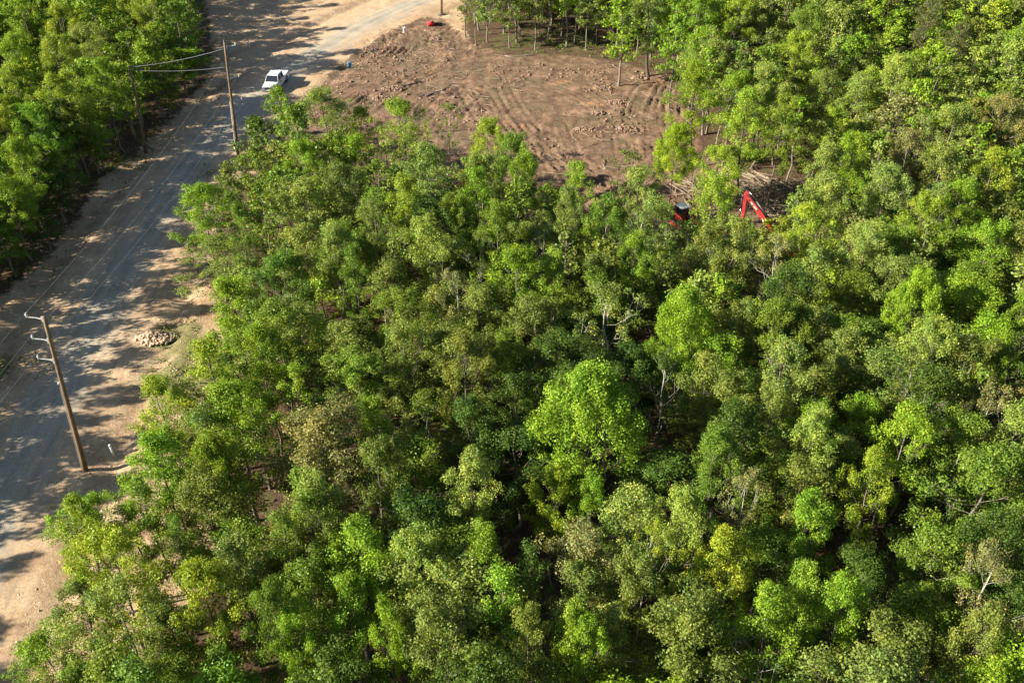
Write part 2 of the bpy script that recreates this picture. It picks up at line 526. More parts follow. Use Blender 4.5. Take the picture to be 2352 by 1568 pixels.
# ------------------------------------------------------------------ trees
def leaves(centers, radii, rg, size, dens, flat=.78, updir=.35, per=None):
    """leaf faces on and in clumps; returns verts, quads, tint"""
    P = []; N = []; T = []
    for c, r in zip(centers, radii):
        k = max(6, int(dens * r * r))
        d = rg.normal(size=(k, 3)); d[:, 2] += .25
        d /= np.linalg.norm(d, axis=1)[:, None]
        rr = r * rg.uniform(.25, 1.1, k) ** .6
        rr = rr * np.exp(rg.normal(0, .11, k))
        p = c + d * rr[:, None] * np.array([1, 1, flat]) * rg.uniform(.75, 1.3, 3)
        nn = d * .8 + rg.normal(size=(k, 3)) * .55; nn[:, 2] += updir
        nn /= np.linalg.norm(nn, axis=1)[:, None]
        P.append(p); N.append(nn)
        cl = rg.normal(0, .13)
        b = np.clip(1 + cl + rg.normal(0, .16, k), .5, 1.6)
        hue = rg.normal(0, .07, k) + cl * .5
        T.append(np.c_[b * (1 + hue), b, b * (1 - hue * .5)])
    P = np.concatenate(P); N = np.concatenate(N); T = np.concatenate(T)
    k = len(P)
    ref = rg.normal(size=(k, 3))
    a = np.cross(N, ref); a /= np.linalg.norm(a, axis=1)[:, None]
    b = np.cross(N, a)
    s = size * rg.uniform(.5, 1.55, k)[:, None]
    q0 = P - a * s * .5; q2 = P + a * s * .5
    fold = N * s * .10
    q1 = P - b * s * .33 + fold; q3 = P + b * s * .33 + fold
    V = np.stack([q0, q1, q2, q3], 1).reshape(-1, 3)
    Q = np.arange(4 * k).reshape(-1, 4)
    return V, Q, np.repeat(T, 4, axis=0)

FORMS = {
    # H, R, crown base, limbs, clump radius, leaf density, leaf size, roundness peak, sub branches
    'oak':    dict(H=12, R=2.9, cb=.30, nl=24, cr=(.24, .70), dens=468, ls=0.122, pk=.55, sub=6, bark='g'),
    'tall':   dict(H=13, R=1.9, cb=.24, nl=24, cr=(.22, .60), dens=484, ls=0.113, pk=.5, sub=5, bark='d'),
    'dome':   dict(H=12, R=3.7, cb=.40, nl=46, cr=(.34, .74), dens=468, ls=0.130, pk=.42, sub=5, bark='d'),
    'sparse': dict(H=12, R=2.7, cb=.30, nl=16, cr=(.26, .50), dens=515, ls=0.110, pk=.6, sub=5, bark='w'),
    'slim':   dict(H=11.5, R=1.25, cb=.30, nl=19, cr=(.28, .52), dens=515, ls=0.105, pk=.5, sub=2, bark='g'),
    'feather':dict(H=10, R=2.5, cb=.20, nl=36, cr=(.30, .55), dens=515, ls=0.102, pk=.5, sub=4, bark='g'),
    'bush':   dict(H=4.5, R=1.9, cb=.06, nl=18, cr=(.34, .60), dens=453, ls=0.118, pk=.4, sub=3, bark='d'),
    'pine':   dict(H=14, R=2.6, cb=.40, nl=30, cr=(.30, .52), dens=656, ls=0.094, pk=.25, sub=3, bark='d'),
}

def gen_tree(form, seed, lod=1.0):
    p = FORMS[form]; rg = np.random.default_rng(seed)
    H, R = p['H'], p['R']
    k = 9
    tz = np.linspace(0, H * .93, k)
    dr = np.cumsum(rg.normal(0, .13, (k, 2)), 0); dr[0] = 0
    TR = np.c_[dr, tz]
    r0 = .0085 * H + .015
    if form == 'slim': r0 *= .75
    tr = r0 * (1 - tz / H) ** .75 + .012; tr[0] *= 1.25
    V = []; F = []; nv = 0
    def addt(P, r, s):
        nonlocal nv
        v, f = tube(P, r, s); V.append(v); F.append(f + nv); nv += len(v)
    addt(TR, tr, 6)
    cb = p['cb']; ph = rg.uniform(0, 6.3, 3)
    def env(u, az):
        pk = p['pk']
        if form == 'pine': prof = max(.08, (1 - u)) ** .7
        else:
            prof = math.sin(math.pi * .5 * min(1, (u + .12) / pk)) ** .8 if u < pk else math.cos(math.pi * .5 * min(1, (u - pk) / (1.02 - pk))) ** .62
        return R * prof * (1 if form == 'dome' else 1 + .24 * math.sin(2 * az + ph[0]) + .17 * math.sin(3 * az + ph[1]) + .13 * math.sin(5 * az + 4 * u + ph[2]))
    C = []; CR = []
    az = rg.uniform(0, 6.3)
    def at_trunk(z):
        return np.array([np.interp(z, tz, TR[:, 0]), np.interp(z, tz, TR[:, 1]), z])
    for i in range(p['nl']):
        t = (i + rg.uniform(-.3, .5)) / p['nl']
        t = min(max(t, 0), .97)
        az += 2.4 + rg.normal(0, .35)
        z0 = H * (cb + (0.9 - cb) * t ** .9)
        ut = min(.98, t + rg.uniform(.05, .22)) if form != 'pine' else t
        rad = env(ut, az) * (rg.uniform(.55, 1.18) if form != 'dome' else rg.uniform(.8, 1.04))
        zt = H * (cb + (1 - cb) * ut)
        zt = max(zt, z0 + .15 * rad)
        s0 = at_trunk(z0)
        tip = np.array([s0[0] + rad * math.cos(az), s0[1] + rad * math.sin(az), zt if form != 'pine' else z0 + rad * .1])
        m = 5; tt = np.linspace(0, 1, m)[:, None]
        L = s0 + (tip - s0) * tt
        L[:, 2] -= (np.sin(tt[:, 0] * math.pi) * .08 * rad)
        L[1:-1] += rg.normal(0, .05 * rad + .03, (m - 2, 3))
        br = max(.015, .35 * np.interp(z0, tz, tr))
        addt(L, br * (1 - .8 * tt[:, 0]), 4)
        C.append(tip); CR.append(rg.uniform(*p['cr']))
        for s in range(p['sub']):
            f = rg.uniform(.35, .95)
            b0 = s0 + (tip - s0) * f
            dv = (tip - s0) / (np.linalg.norm(tip - s0) + 1e-6)
            e = rg.normal(size=3); e[2] = abs(e[2]) * .55 + .1
            e = e / np.linalg.norm(e) * .9 + dv * .7
            ln = (.30 + .22 * rg.random()) * max(rad, R * .45)
            if form == 'pine': e[2] *= .3; ln *= .8
            b1 = b0 + e * ln
            # keep inside envelope
            q = b1 - at_trunk(min(b1[2], H)); rr = math.hypot(q[0], q[1])
            uu = (b1[2] / H - cb) / (1 - cb)
            er = env(min(max(uu, 0.02), .99), math.atan2(q[1], q[0])) * (1.2 if form != 'dome' else 1.03)
            if rr > er: b1[:2] -= q[:2] * (1 - er / rr)
            b1[2] = min(b1[2], H * rg.uniform(.96, 1.02))
            mid = (b0 + b1) / 2 + rg.normal(0, .06, 3)
            addt(np.array([b0, mid, b1]), np.array([.5, .35, .12]) * br + .005, 3)
            C.append(b1); CR.append(rg.uniform(*p['cr']))
            if rg.random() < .35 and form in ('oak', 'dome', 'tall'):
                C.append((b0 + b1) / 2 + rg.normal(0, .15, 3)); CR.append(rg.uniform(*p['cr']) * .8)
    C.append(TR[-1] + np.array([0, 0, H * .04])); CR.append(p['cr'][1] * .8)
    C.append(TR[-1] + np.array([.2, .1, -H * .02])); CR.append(p['cr'][1] * .8)
    C = np.array(C); CR = np.array(CR)
    if form in ('oak', 'sparse', 'dome'):          # irregular gaps
        keep = rg.random(len(C)) > (.10 if form == 'dome' else .14)
        C = C[keep]; CR = CR[keep]
    fl = .55 if form in ('pine',) else .8
    LV, LQ, LT = leaves(C, CR, rg, p['ls'] * (1 / math.sqrt(lod)) ** .95, p['dens'] * lod, fl)
    return (np.concatenate(V), np.concatenate(F)), (LV, LQ, LT)

NSEED = {'oak': 8, 'tall': 6, 'dome': 3, 'sparse': 3, 'slim': 4, 'feather': 2, 'bush': 3, 'pine': 1}
PROTO = {}
for fi, (f, k) in enumerate(NSEED.items()):
    for s in range(k):
        (bv, bq), (lv, lq, lt) = gen_tree(f, 100 * fi + s + 1)
        bm_ = {'d': M_bark, 'g': M_barkg, 'w': M_barkw}[FORMS[f]['bark']]
        tm = quad_mesh('trunk', bv, bq, [bm_], smooth=True)
        cm = quad_mesh('crown', lv, lq, [M_leaf], lt)
        PROTO[(f, s)] = (tm, cm)
LOW = {}
def low(f, s):
    if (f, s) not in LOW:
        fi = list(NSEED).index(f)
        LOW[(f, s)] = gen_tree(f, 100 * fi + s + 1, .20)
    return LOW[(f, s)]

PAL = {  # leaf reflectances; V is bright green with sunlight painted in, for dome crowns
    'G': (.172, .285, .020), 'M': (.132, .208, .022), 'D': (.064, .116, .015), 'V': (.205, .325, .020),
    'L': (.190, .252, .050), 'Y': (.218, .308, .026), 'T': (.205, .215, .070), 'O': (.140, .188, .034), 'P': (.210, .290, .050), 'B': (.090, .172, .022), 'N': (.115, .125, .045),
}
CNAME = {'V': 'sunlit bright green', 'G': 'bright green', 'M': 'mid green', 'D': 'dark green', 'L': 'pale olive', 'Y': 'yellow-green', 'T': 'tan-tinged', 'O': 'olive green', 'P': 'pale lime', 'B': 'cool green', 'N': 'dull brown-green'}

TREES = []   # dict(form, seed, x, y, H, R, col, rz, hand)
def add_tree(form, x, y, H, R, col, hand=False, lean=0.0):
    r = random
    TREES.append(dict(form=form, seed=r.randrange(NSEED[form]), x=x, y=y, H=H, R=R, col=col, rz=r.uniform(0, 6.28), hand=hand, name=None, lab=None, p=proj(x, y, H * .7)))
    return TREES[-1]

random.seed(5)
DEFH = {'oak': 12, 'tall': 12.5, 'dome': 12, 'sparse': 11.5, 'slim': 11, 'feather': 9.5, 'bush': 3.5, 'pine': 14}
# crowns: (px, py, width px, form, colour[, height])
CROWNS = [
 (215, 1215, 130, 'oak', 'G', 8), (312, 1225, 80, 'tall', 'G', 9), (275, 1335, 190, 'oak', 'Y', 11), (400, 1290, 70, 'slim', 'M', 10),
 (375, 950, 130, 'oak', 'Y', 10), (508, 875, 120, 'tall', 'Y'), (612, 850, 130, 'oak', 'G'), (545, 985, 190, 'oak', 'G', 12.5),
 (395, 1085, 150, 'oak', 'G', 11), (490, 1110, 120, 'feather', 'Y', 12), (722, 1065, 230, 'oak', 'T', 12), (500, 1405, 150, 'oak', 'Y', 11.5),
 (290, 1460, 190, 'oak', 'L', 11), (120, 1530, 170, 'oak', 'G', 7), (395, 1490, 110, 'tall', 'D', 9), (512, 1550, 85, 'bush', 'Y', 5),
 (805, 1425, 140, 'oak', 'G'), (745, 1205, 110, 'tall', 'L'), (690, 1290, 90, 'slim', 'M'), (1000, 1500, 180, 'oak', 'L'), (950, 1330, 150, 'oak', 'P'),
 (1130, 1310, 95, 'tall', 'G'), (868, 1000, 85, 'tall', 'Y', 11), (692, 930, 70, 'slim', 'G'), (500, 600, 150, 'feather', 'L', 14), (480, 505, 120, 'oak', 'G', 10),
 (645, 670, 130, 'oak', 'B', 10), (590, 755, 80, 'bush', 'B', 5), (738, 705, 65, 'slim', 'Y', 9), (735, 795, 70, 'slim', 'Y', 10), (700, 505, 140, 'oak', 'L'),
 (600, 405, 90, 'oak', 'M', 8), (610, 322, 95, 'bush', 'D', 5.5), (652, 258, 62, 'oak', 'G', 8.5), (745, 275, 130, 'feather', 'L', 10.5), (908, 315, 125, 'feather', 'Y', 11.5), (1170, 400, 110, 'oak', 'M', 12), (1110, 445, 95, 'oak', 'L', 11.5), (1215, 445, 90, 'oak', 'G', 12), (840, 300, 80, 'feather', 'Y', 8),
 (1027, 290, 46, 'sparse', 'M', 8), (992, 425, 130, 'oak', 'L'), (1115, 350, 100, 'oak', 'Y', 10.5), (1105, 480, 80, 'tall', 'G'), (800, 460, 110, 'oak', 'O'),
 (920, 505, 95, 'tall', 'Y'), (990, 610, 140, 'oak', 'P', 13), (1190, 670, 145, 'oak', 'G', 12.5), (1285, 665, 80, 'tall', 'Y'), (1443, 635, 90, 'oak', 'G'),
 (1562, 760, 150, 'dome', 'V', 13), (1352, 950, 262, 'dome', 'V', 13.5), (1548, 350, 98, 'dome', 'V', 10), (1642, 402, 100, 'oak', 'Y', 9), (1450, 380, 100, 'sparse', 'O', 9),
 (1405, 745, 150, 'sparse', 'L', 12), (1275, 1165, 110, 'oak', 'Y', 10.5), (1350, 1185, 80, 'tall', 'G', 10.5), (1080, 1160, 140, 'oak', 'L', 12.5), (1695, 790, 120, 'oak', 'L'),
 (1790, 890, 150, 'oak', 'L'), (2095, 715, 135, 'dome', 'V', 12.5), (1902, 692, 62, 'tall', 'Y', 10), (1975, 625, 110, 'oak', 'L'), (2040, 790, 150, 'oak', 'L'),
 (2130, 850, 150, 'oak', 'P'), (2070, 1070, 150, 'oak', 'G', 12.5), (1985, 1140, 110, 'oak', 'Y'), (1640, 1110, 115, 'oak', 'M'), (1750, 985, 130, 'oak', 'L'),
 (1845, 1065, 130, 'oak', 'P'), (1475, 1320, 105, 'sparse', 'Y', 12), (1650, 1330, 135, 'oak', 'Y', 12), (1560, 1255, 130, 'oak', 'P'), (1700, 1200, 110, 'sparse', 'T'),
 (1830, 1225, 110, 'tall', 'G'), (2240, 1375, 170, 'sparse', 'T', 12), (1750, 1465, 160, 'oak', 'G', 12), (1832, 1400, 90, 'tall', 'Y', 12.5), (1930, 1440, 130, 'oak', 'G'),
 (2215, 1505, 140, 'oak', 'L', 12), (2310, 1060, 150, 'oak', 'P'), (2285, 870, 60, 'tall', 'G'), (2330, 760, 70, 'tall', 'G'), (1230, 1330, 70, 'slim', 'D'),
 (1260, 430, 0, 'oak', 'G'), (1335, 1540, 120, 'oak', 'G', 12), (1300, 1500, 90, 'tall', 'Y'), (1210, 1510, 110, 'oak', 'O'), (640, 1460, 130, 'oak', 'M'),
 (890, 1510, 90, 'tall', 'G'), (690, 1500, 110, 'oak', 'G', 11), (870, 1120, 120, 'oak', 'O'), (930, 850, 110, 'oak', 'L'), (1070, 870, 130, 'oak', 'O'),
 (1160, 860, 100, 'oak', 'M'), (930, 760, 110, 'oak', 'M'), (830, 660, 80, 'tall', 'M'), (790, 610, 100, 'oak', 'L', 12), (870, 560, 90, 'oak', 'O'),
 (1050, 720, 110, 'sparse', 'T'), (1100, 620, 80, 'sparse', 'O'), (1250, 560, 100, 'sparse', 'O'), (1300, 520, 80, 'oak', 'L'), (1380, 540, 120, 'oak', 'M'),
 (1330, 460, 70, 'tall', 'Y'), (1460, 470, 100, 'oak', 'L'), (1510, 550, 105, 'oak', 'L'), (1638, 508, 95, 'oak', 'Y'), 
 (1685, 600, 110, 'oak', 'L'), (1620, 610, 120, 'oak', 'O'), (1760, 630, 120, 'sparse', 'T'), (1830, 560, 120, 'oak', 'Y'), (1880, 500, 130, 'oak', 'L'),
 (1950, 400, 110, 'oak', 'G'), (1880, 420, 90, 'tall', 'L'), (2020, 480, 130, 'oak', 'L'), (2110, 540, 110, 'oak', 'Y'), (2270, 420, 110, 'oak', 'Y'), (2200, 500, 110, 'oak', 'G'),
 (2250, 600, 120, 'oak', 'G'), (2300, 300, 100, 'oak', 'T'), (2080, 380, 110, 'oak', 'T'), (2170, 320, 110, 'oak', 'L'), (2040, 200, 110, 'oak', 'P'), (1960, 260, 100, 'tall', 'L'),
 (1830, 150, 90, 'oak', 'Y'), (1900, 230, 90, 'oak', 'O'), (1750, 230, 110, 'oak', 'L'), (1680, 250, 100, 'oak', 'G'), (1640, 170, 110, 'oak', 'L'), (1600, 220, 90, 'tall', 'G'),
 (1720, 290, 90, 'tall', 'Y'), (1790, 310, 100, 'oak', 'M'), (1600, 60, 100, 'oak', 'G'), (2125, 60, 100, 'pine', 'N', 15), (2200, 110, 80, 'pine', 'N', 13), (2000, 60, 90, 'oak', 'G'),
 (1700, 60, 90, 'oak', 'Y'), (1800, 40, 90, 'oak', 'L'), (1850, 80, 90, 'oak', 'M'), (1550, 110, 80, 'oak', 'G', 12), (1430, 60, 80, 'tall', 'G', 12), (1500, 40, 90, 'tall', 'L', 12),
 (560, 560, 60, 'tall', 'M'), (440, 580, 40, 'slim', 'O', 10), (520, 440, 60, 'tall', 'O', 9), (700, 400, 90, 'oak', 'G', 10), (820, 380, 90, 'tall', 'G', 10), (770, 380, 80, 'oak', 'M', 10),
 (1150, 560, 90, 'oak', 'M'), (1050, 540, 90, 'oak', 'M'),
 # left wood
 (60, 60, 90, 'oak', 'Y'), (150, 80, 90, 'oak', 'Y'), (230, 50, 90, 'oak', 'G'), (330, 40, 90, 'oak', 'Y'), (400, 70, 80, 'tall', 'G'), (430, 130, 70, 'tall', 'M', 11), (40, 150, 90, 'oak', 'G'),
 (130, 160, 90, 'oak', 'Y'), (210, 130, 90, 'oak', 'L'), (290, 110, 90, 'tall', 'M'), (350, 160, 90, 'oak', 'G', 11), (60, 230, 100, 'oak', 'Y'), (160, 250, 100, 'oak', 'Y'), (250, 210, 80, 'oak', 'G'),
 (380, 220, 60, 'tall', 'M', 11), (100, 320, 100, 'oak', 'G'), (200, 300, 90, 'oak', 'M'), (25, 330, 90, 'oak', 'Y'), (60, 400, 90, 'oak', 'G'), (140, 400, 80, 'oak', 'M', 11),
 (30, 470, 110, 'oak', 'G', 10), (130, 440, 110, 'oak', 'D', 9.5), (10, 560, 100, 'oak', 'M', 9),  (215, 320, 70, 'tall', 'M', 9), (100, 520, 80, 'oak', 'D', 8),
]
for c in CROWNS:
    px, py, wd, form, colr = c[:5]
    if wd == 0: continue
    H = c[5] if len(c) > 5 else DEFH[form] * random.uniform(.93, 1.06)
    zc_ = H * (.55 if form == 'bush' else .74 if form == 'dome' else .68)
    x, y = unproj(px, py, zc_)
    if px < 520 and py < 720:
        while H > 4.5 and sdist(np.array([x]), np.array([y]), CORR)[0] < .8:
            H *= .93; zc_ *= .93; x, y = unproj(px, py, zc_)
    Z = proj(x, y, zc_)[2]
    R = wd / 2 / (FPX / Z) * (.95 if form == 'dome' else 1.05)
    add_tree(form, x, y, H, R, colr, True)
# trees given by the foot of the trunk (px, py, H, R, form, colour)
FEET = [
 (1069, 85, 12, 1.6, 'slim', 'O'), (1096, 110, 10, 2.0, 'sparse', 'O'), (1126, 50, 12, 1.5, 'slim', 'L'), (1157, 75, 12, 1.6, 'slim', 'O'), (1187, 95, 12, 1.7, 'slim', 'L'), (1243, 55, 12.5, 1.7, 'slim', 'M'),
 (1257, 93, 12, 1.5, 'slim', 'L'), (1301, 108, 12, 1.8, 'slim', 'G'), (1319, 100, 12, 1.5, 'slim', 'G'), (1336, 80, 12, 1.9, 'tall', 'M'), (1367, 72, 12, 1.9, 'tall', 'G'), (1412, 120, 12, 1.9, 'tall', 'G'),
 (1439, 110, 12, 1.9, 'tall', 'M'), (1461, 127, 8, 1.4, 'slim', 'G'), (1494, 132, 12, 1.9, 'tall', 'L'), (1546, 182, 13, 2.0, 'tall', 'G'), (1530, 160, 12, 1.6, 'tall', 'G'),
 (1210, 40, 12, 1.6, 'slim', 'M'), (1280, 30, 12, 1.7, 'tall', 'M'), (1170, 25, 12, 1.5, 'slim', 'L'),
 (1613, 313, 11, 1.7, 'slim', 'G'), (1578, 290, 12, 1.7, 'tall', 'G'), (1645, 333, 9, 1.1, 'slim', 'L'), (1658, 360, 9.5, 1.2, 'slim', 'L'), (1681, 370, 10, 1.3, 'slim', 'L'), (1705, 372, 9, 1.2, 'slim', 'O'),
 (1735, 377, 10, 1.4, 'slim', 'G'), (1753, 373, 9.5, 1.3, 'slim', 'Y'), (1775, 380, 9.5, 1.4, 'slim', 'L'), (1805, 423, 10, 1.5, 'slim', 'G'), (1841, 473, 10, 1.7, 'tall', 'L'), (1870, 467, 11, 1.8, 'tall', 'Y'),
 (448, 1336, 12.5, 1.6, 'tall', 'G'), (433, 1369, 10.5, 1.2, 'slim', 'M'), (257, 1416, 10, 1.5, 'tall', 'Y'), (583, 1293, 12, 1.5, 'tall', 'Y'), (567, 1253, 12, 1.3, 'slim', 'O'), (597, 1529, 11.5, 1.7, 'tall', 'O'),
 (743, 1400, 12, 1.9, 'tall', 'M'), (268, 1539, 8, 1.5, 'tall', 'O'), (655, 318, 7, 1.0, 'slim', 'O'), (190, 400, 11, 1.6, 'tall', 'D'), (232, 360, 11, 1.6, 'tall', 'M'), (380, 270, 11, 1.6, 'tall', 'M'), (440, 190, 11, 1.7, 'tall', 'M'),
 (460, 95, 11, 1.6, 'tall', 'M'),
]
for px, py, H, R, form, colr in FEET:
    x, y = unproj(px, py, 0)
    add_tree(form, x, y, H, R, colr, True)

# open spots in the canopy (pixel of the ground seen through it, radius m)
GAPS = [(1160, 860, 0), (870, 850, 2.0), (1480, 880, 2.2), (1420, 1190, 3.5), (1180, 1340, 3.0), (1350, 1330, 4.0), (1490, 1150, 2.0), (640, 1250, 5.0), (620, 1215, 4.0), (1080, 1300, 2.0),
        (1000, 1210, 2.0), (1180, 1480, 3.0), (1400, 1250, 4.0), (590, 1540, 2.5), (700, 700, 2.0), (760, 660, 2.0), (870, 640, 2.0), (2440, 1330, 1), (2180, 1000, 2.0), (1700, 1330, 1.5),
        (1900, 1380, 3), (2060, 1330, 2.5), (2340, 1480, 1), (1520, 930, 1.5), (1540, 1080, 1.5), (820, 800, 1.5), (1130, 1100, 2.0)]
GW = [(*unproj(a, b), r) for a, b, r in GAPS if r > 0]

KEEP = [(452, -200), (452, 0), (470, 130), (400, 205), (300, 335), (195, 385), (180, 480), (80, 585), (-20, 655), (-400, 900), (-400, 1700), (20, 1568), (55, 1490), (130, 1400), (125, 1200), (175, 1160),
        (305, 1130), (315, 930), (380, 870), (460, 850), (530, 800), (490, 770), (425, 650), (430, 450), (490, 395), (548, 345), (575, 270), (620, 215), (680, 230), (700, 320), (860, 335), (960, 350), (1060, 335), (1160, 350), (1235, 395),
        (1270, 445), (1400, 440), (1500, 400), (1590, 400), (1640, 440), (1680, 515), (1770, 515), (1850, 480), (1830, 410), (1700, 345), (1600, 305), (1560, 200), (1530, 165), (1400, 125), (1300, 105), (1180, 95), (1060, 70), (1055, -200)]
HT = [(t['p'][0], t['p'][1], t['R'] * FPX / t['p'][2], t['y']) for t in TREES]
KEEP3 = [(262, 330), (290, 140), (305, 140), (340, 345)]
PY3 = unproj(334, 347)[1]
PEEK = [(1558, 475, unproj(1569, 478, 2)[1] + 2), (1063, 398, unproj(1063, 402, 2)[1] + 2)]
def hides(x, y, H, R):
    pts_ = [proj(x, y, H * .97), proj(x, y, H * .7), proj(x - R * .75, y, H * .62), proj(x + R * .75, y, H * .62), proj(x, y, H * .35)]
    d = sdist(np.array([p_[0] for p_ in pts_]), np.array([p_[1] for p_ in pts_]), KEEP)
    if (d < -4).any(): return True
    for zx, zy, zyy in PEEK:
        if y < zyy and any(math.hypot(p_[0] - zx, p_[1] - zy) < R * FPX / p_[2] * .6 + 6 for p_ in pts_[:4]): return True
    if y < PY3 + 1:
        d = sdist(np.array([p_[0] for p_ in pts_]), np.array([p_[1] for p_ in pts_]), KEEP3)
        if (d < 12).any(): return True
    cx_, cy_, Z_ = pts_[1]; rf = R * FPX / Z_
    for hx, hy, hr, hyy in HT:
        if y < hyy + 1.5 and math.hypot(cx_ - hx, (cy_ - hy) * .9) < hr * .80 + rf * .25: return True
        if y < hyy and abs(cx_ - hx) < hr * .6 and -hr * .2 < (pts_[0][1] - hy) < hr * .25: return True
    return False

def forest_ok(x, y, margin=0.5):
    a = np.array([x]); b = np.array([y])
    if sdist(a, b, CLEAR)[0] < margin + 1.0: return False
    if sdist(a, b, CORR)[0] < margin + 0.6: return False
    return True
random.seed(77)
pts_xy = [(t['x'], t['y'], t['R']) for t in TREES]
cand = 0
CY_ = np.array([22 + 195 * random.random() ** .9 for _ in range(26000)])
CX_ = np.array([random.uniform(-((y_ * cp + 40 * sp) * (CX / FPX)) - 34, (y_ * cp + 40 * sp) * (CX / FPX) + 12) for y_ in CY_])
OKF = (sdist(CX_, CY_, CLEAR) > 1.5) & (sdist(CX_, CY_, CORR) > 1.1)
for x, y in zip(CX_[OKF], CY_[OKF]):
    x, y = float(x), float(y)
    px, py, Z = proj(x, y, 8)
    if py > 1568 + 150 or py < -170: continue
    dmin = 2.55 if y < 90 else 2.85
    if px < -30: dmin = 3.3
    k = vnoise(x / 9, y / 9, 31)
    dmin *= .85 + .4 * k
    ok = True
    for a, b, r in pts_xy:
        dd = math.hypot(x - a, y - b)
        if dd < dmin * .62 + r * .42: ok = False; break
    if not ok: continue
    if any(math.hypot(x - a, y - b) < r for a, b, r in GW): continue
    left = px < 520 - .7 * py if py < 720 else px < 0
    r = random.random() + (vnoise(x / 7, y / 7, 51) - .5) * .5
    if left: colr = 'Y' if r < .30 else 'G' if r < .62 else 'M' if r < .82 else 'L' if r < .93 else 'D'
    elif py > 800 or px > 1500 and py > 700: colr = 'D' if r < .22 else 'M' if r < .5 else 'O' if r < .68 else 'L' if r < .86 else 'G' if r < .98 else 'T'
    elif px > 1500: colr = 'L' if r < .24 else 'O' if r < .42 else 'M' if r < .62 else 'G' if r < .78 else 'Y' if r < .88 else 'T' if r < .905 else 'P'
    else: colr = 'M' if r < .3 else 'O' if r < .55 else 'L' if r < .75 else 'D' if r < .88 else 'G'
    dbig = math.hypot(px - 1352, (py - 950))
    if dbig < 260 and colr in 'GYLPT': colr = 'O' if r < .5 else 'D'  # leaf colour darkened here to paint shade around the sunlit big crown
    u = random.random()
    form = 'oak' if u < .48 else 'tall' if u < .80 else 'sparse' if u < .90 else 'slim'
    H = random.uniform(8.5, 12.5)
    R = {'oak': random.uniform(2.1, 3.3), 'tall': random.uniform(1.5, 2.4), 'sparse': random.uniform(1.8, 2.5), 'slim': random.uniform(1.0, 1.5)}[form]
    if left: H *= .95
    if px < -40: H = random.uniform(9.5, 12.5)
    if hides(x, y, H, R):
        H *= .72; R *= .8
        if hides(x, y, H, R): continue
    add_tree(form, x, y, H, R, colr)
    pts_xy.append((x, y, R))

TX, TY = unproj(634, 199)
LD = (math.cos(R_(SH_DIR)), math.sin(R_(SH_DIR)))
for t in TREES:
    ddx, ddy = TX - t['x'], TY - t['y']
    al = ddx * LD[0] + ddy * LD[1]; pe = abs(-ddx * LD[1] + ddy * LD[0])
    if 2 < al < 28 and pe < 2.6 + t['R'] * .6:
        t['H'] = min(t['H'], max(4.0, .8 + (al - 2) * math.tan(R_(SUN_EL))))
BG = [t for t in TREES if t['form'] == 'dome']
for b_ in BG:
    for t in TREES:
        if t is b_: continue
        ddx, ddy = b_['x'] - t['x'], b_['y'] - t['y']
        al = ddx * LD[0] + ddy * LD[1]; pe = abs(-ddx * LD[1] + ddy * LD[0])
        if 0 < al < 22 and pe < b_['R'] * .8 + t['R'] * .5:
            t['H'] = min(t['H'], b_['H'] * .55 + al * math.tan(R_(SUN_EL)))
# which ones stay individual: the ones that show largest
def vis_size(t):
    zc_ = t['H'] * .7
    px, py, Z = proj(t['x'], t['y'], zc_)
    r = t['R'] * FPX / Z
    if px < -r * .8 or px > 2352 + r * .8 or py < -r * 1.2 or py > 1568 + r * 1.6: return 0
    return r * t['H'] * FPX / Z
for t in TREES:
    t['vs'] = vis_size(t) * (1.6 if t['hand'] else 1)
    t['p'] = proj(t['x'], t['y'], t['H'] * .7)
order = sorted([t for t in TREES if t['vs'] > 0], key=lambda t: -t['vs'])
IND = order[:300]
ids = set(id(t) for t in IND)
REST = [t for t in TREES if id(t) not in ids]
print('TREES total', len(TREES), 'in view', len(order), 'rest', len(REST))

def jitter(colr, rg):
    c = np.array(PAL[colr]); b = rg.normal(1, .07)
    h = rg.normal(0, .05)
    return np.clip(c * b * np.array([1 + h, 1, 1 - h]), 0, 1)

hh_ = height(np.array([t['x'] for t in TREES]), np.array([t['y'] for t in TREES]), False)
for t, h_ in zip(TREES, hh_): t['z'] = float(h_) - .08
# ---- labels
LMK = [('the nearest utility pole', 120, 900), ('the pickup truck', 630, 185), ('the roadside stone heap', 365, 775), ('the tall pole by the pickup', 535, 230), ('the guyed utility pole', 315, 250),
       ('the red excavator', 1730, 480), ('the big round bright tree', 1352, 950), ('the bright tree beside the red excavator', 1548, 350), ('the forked bright tree right of centre', 1562, 760),
       ('the tan-crowned tree near the road', 722, 1065), ('the brown-green pine', 2125, 60), ('the pale bare-branched tree lower right', 2240, 1375), ('the yellow feathery tree at the clearing', 908, 310),
       ('the cool green tree beside the birch', 645, 670), ('the bright tree on the far right', 2095, 715), ('the top of the clearing', 1300, 90), ('the upper left corner', 0, 0), ('the upper right corner', 2352, 0),
       ('the lower right corner', 2352, 1568), ('the lower left corner', 0, 1568), ('the bottom middle of the picture', 1176, 1568), ('the twin bright crowns', 1295, 1125), ('the bright crown at lower right', 2070, 1070),
       ('the right edge of the clearing', 1620, 300), ('the open branched yellow tree', 1475, 1320), ('the dark round bush by the pole', 610, 322)]
FNAME = {'oak': 'clumpy spreading', 'tall': 'tall narrow', 'dome': 'dense domed', 'sparse': 'open branched', 'slim': 'slender', 'feather': 'feathery', 'bush': 'low bushy', 'pine': 'flat-tiered'}
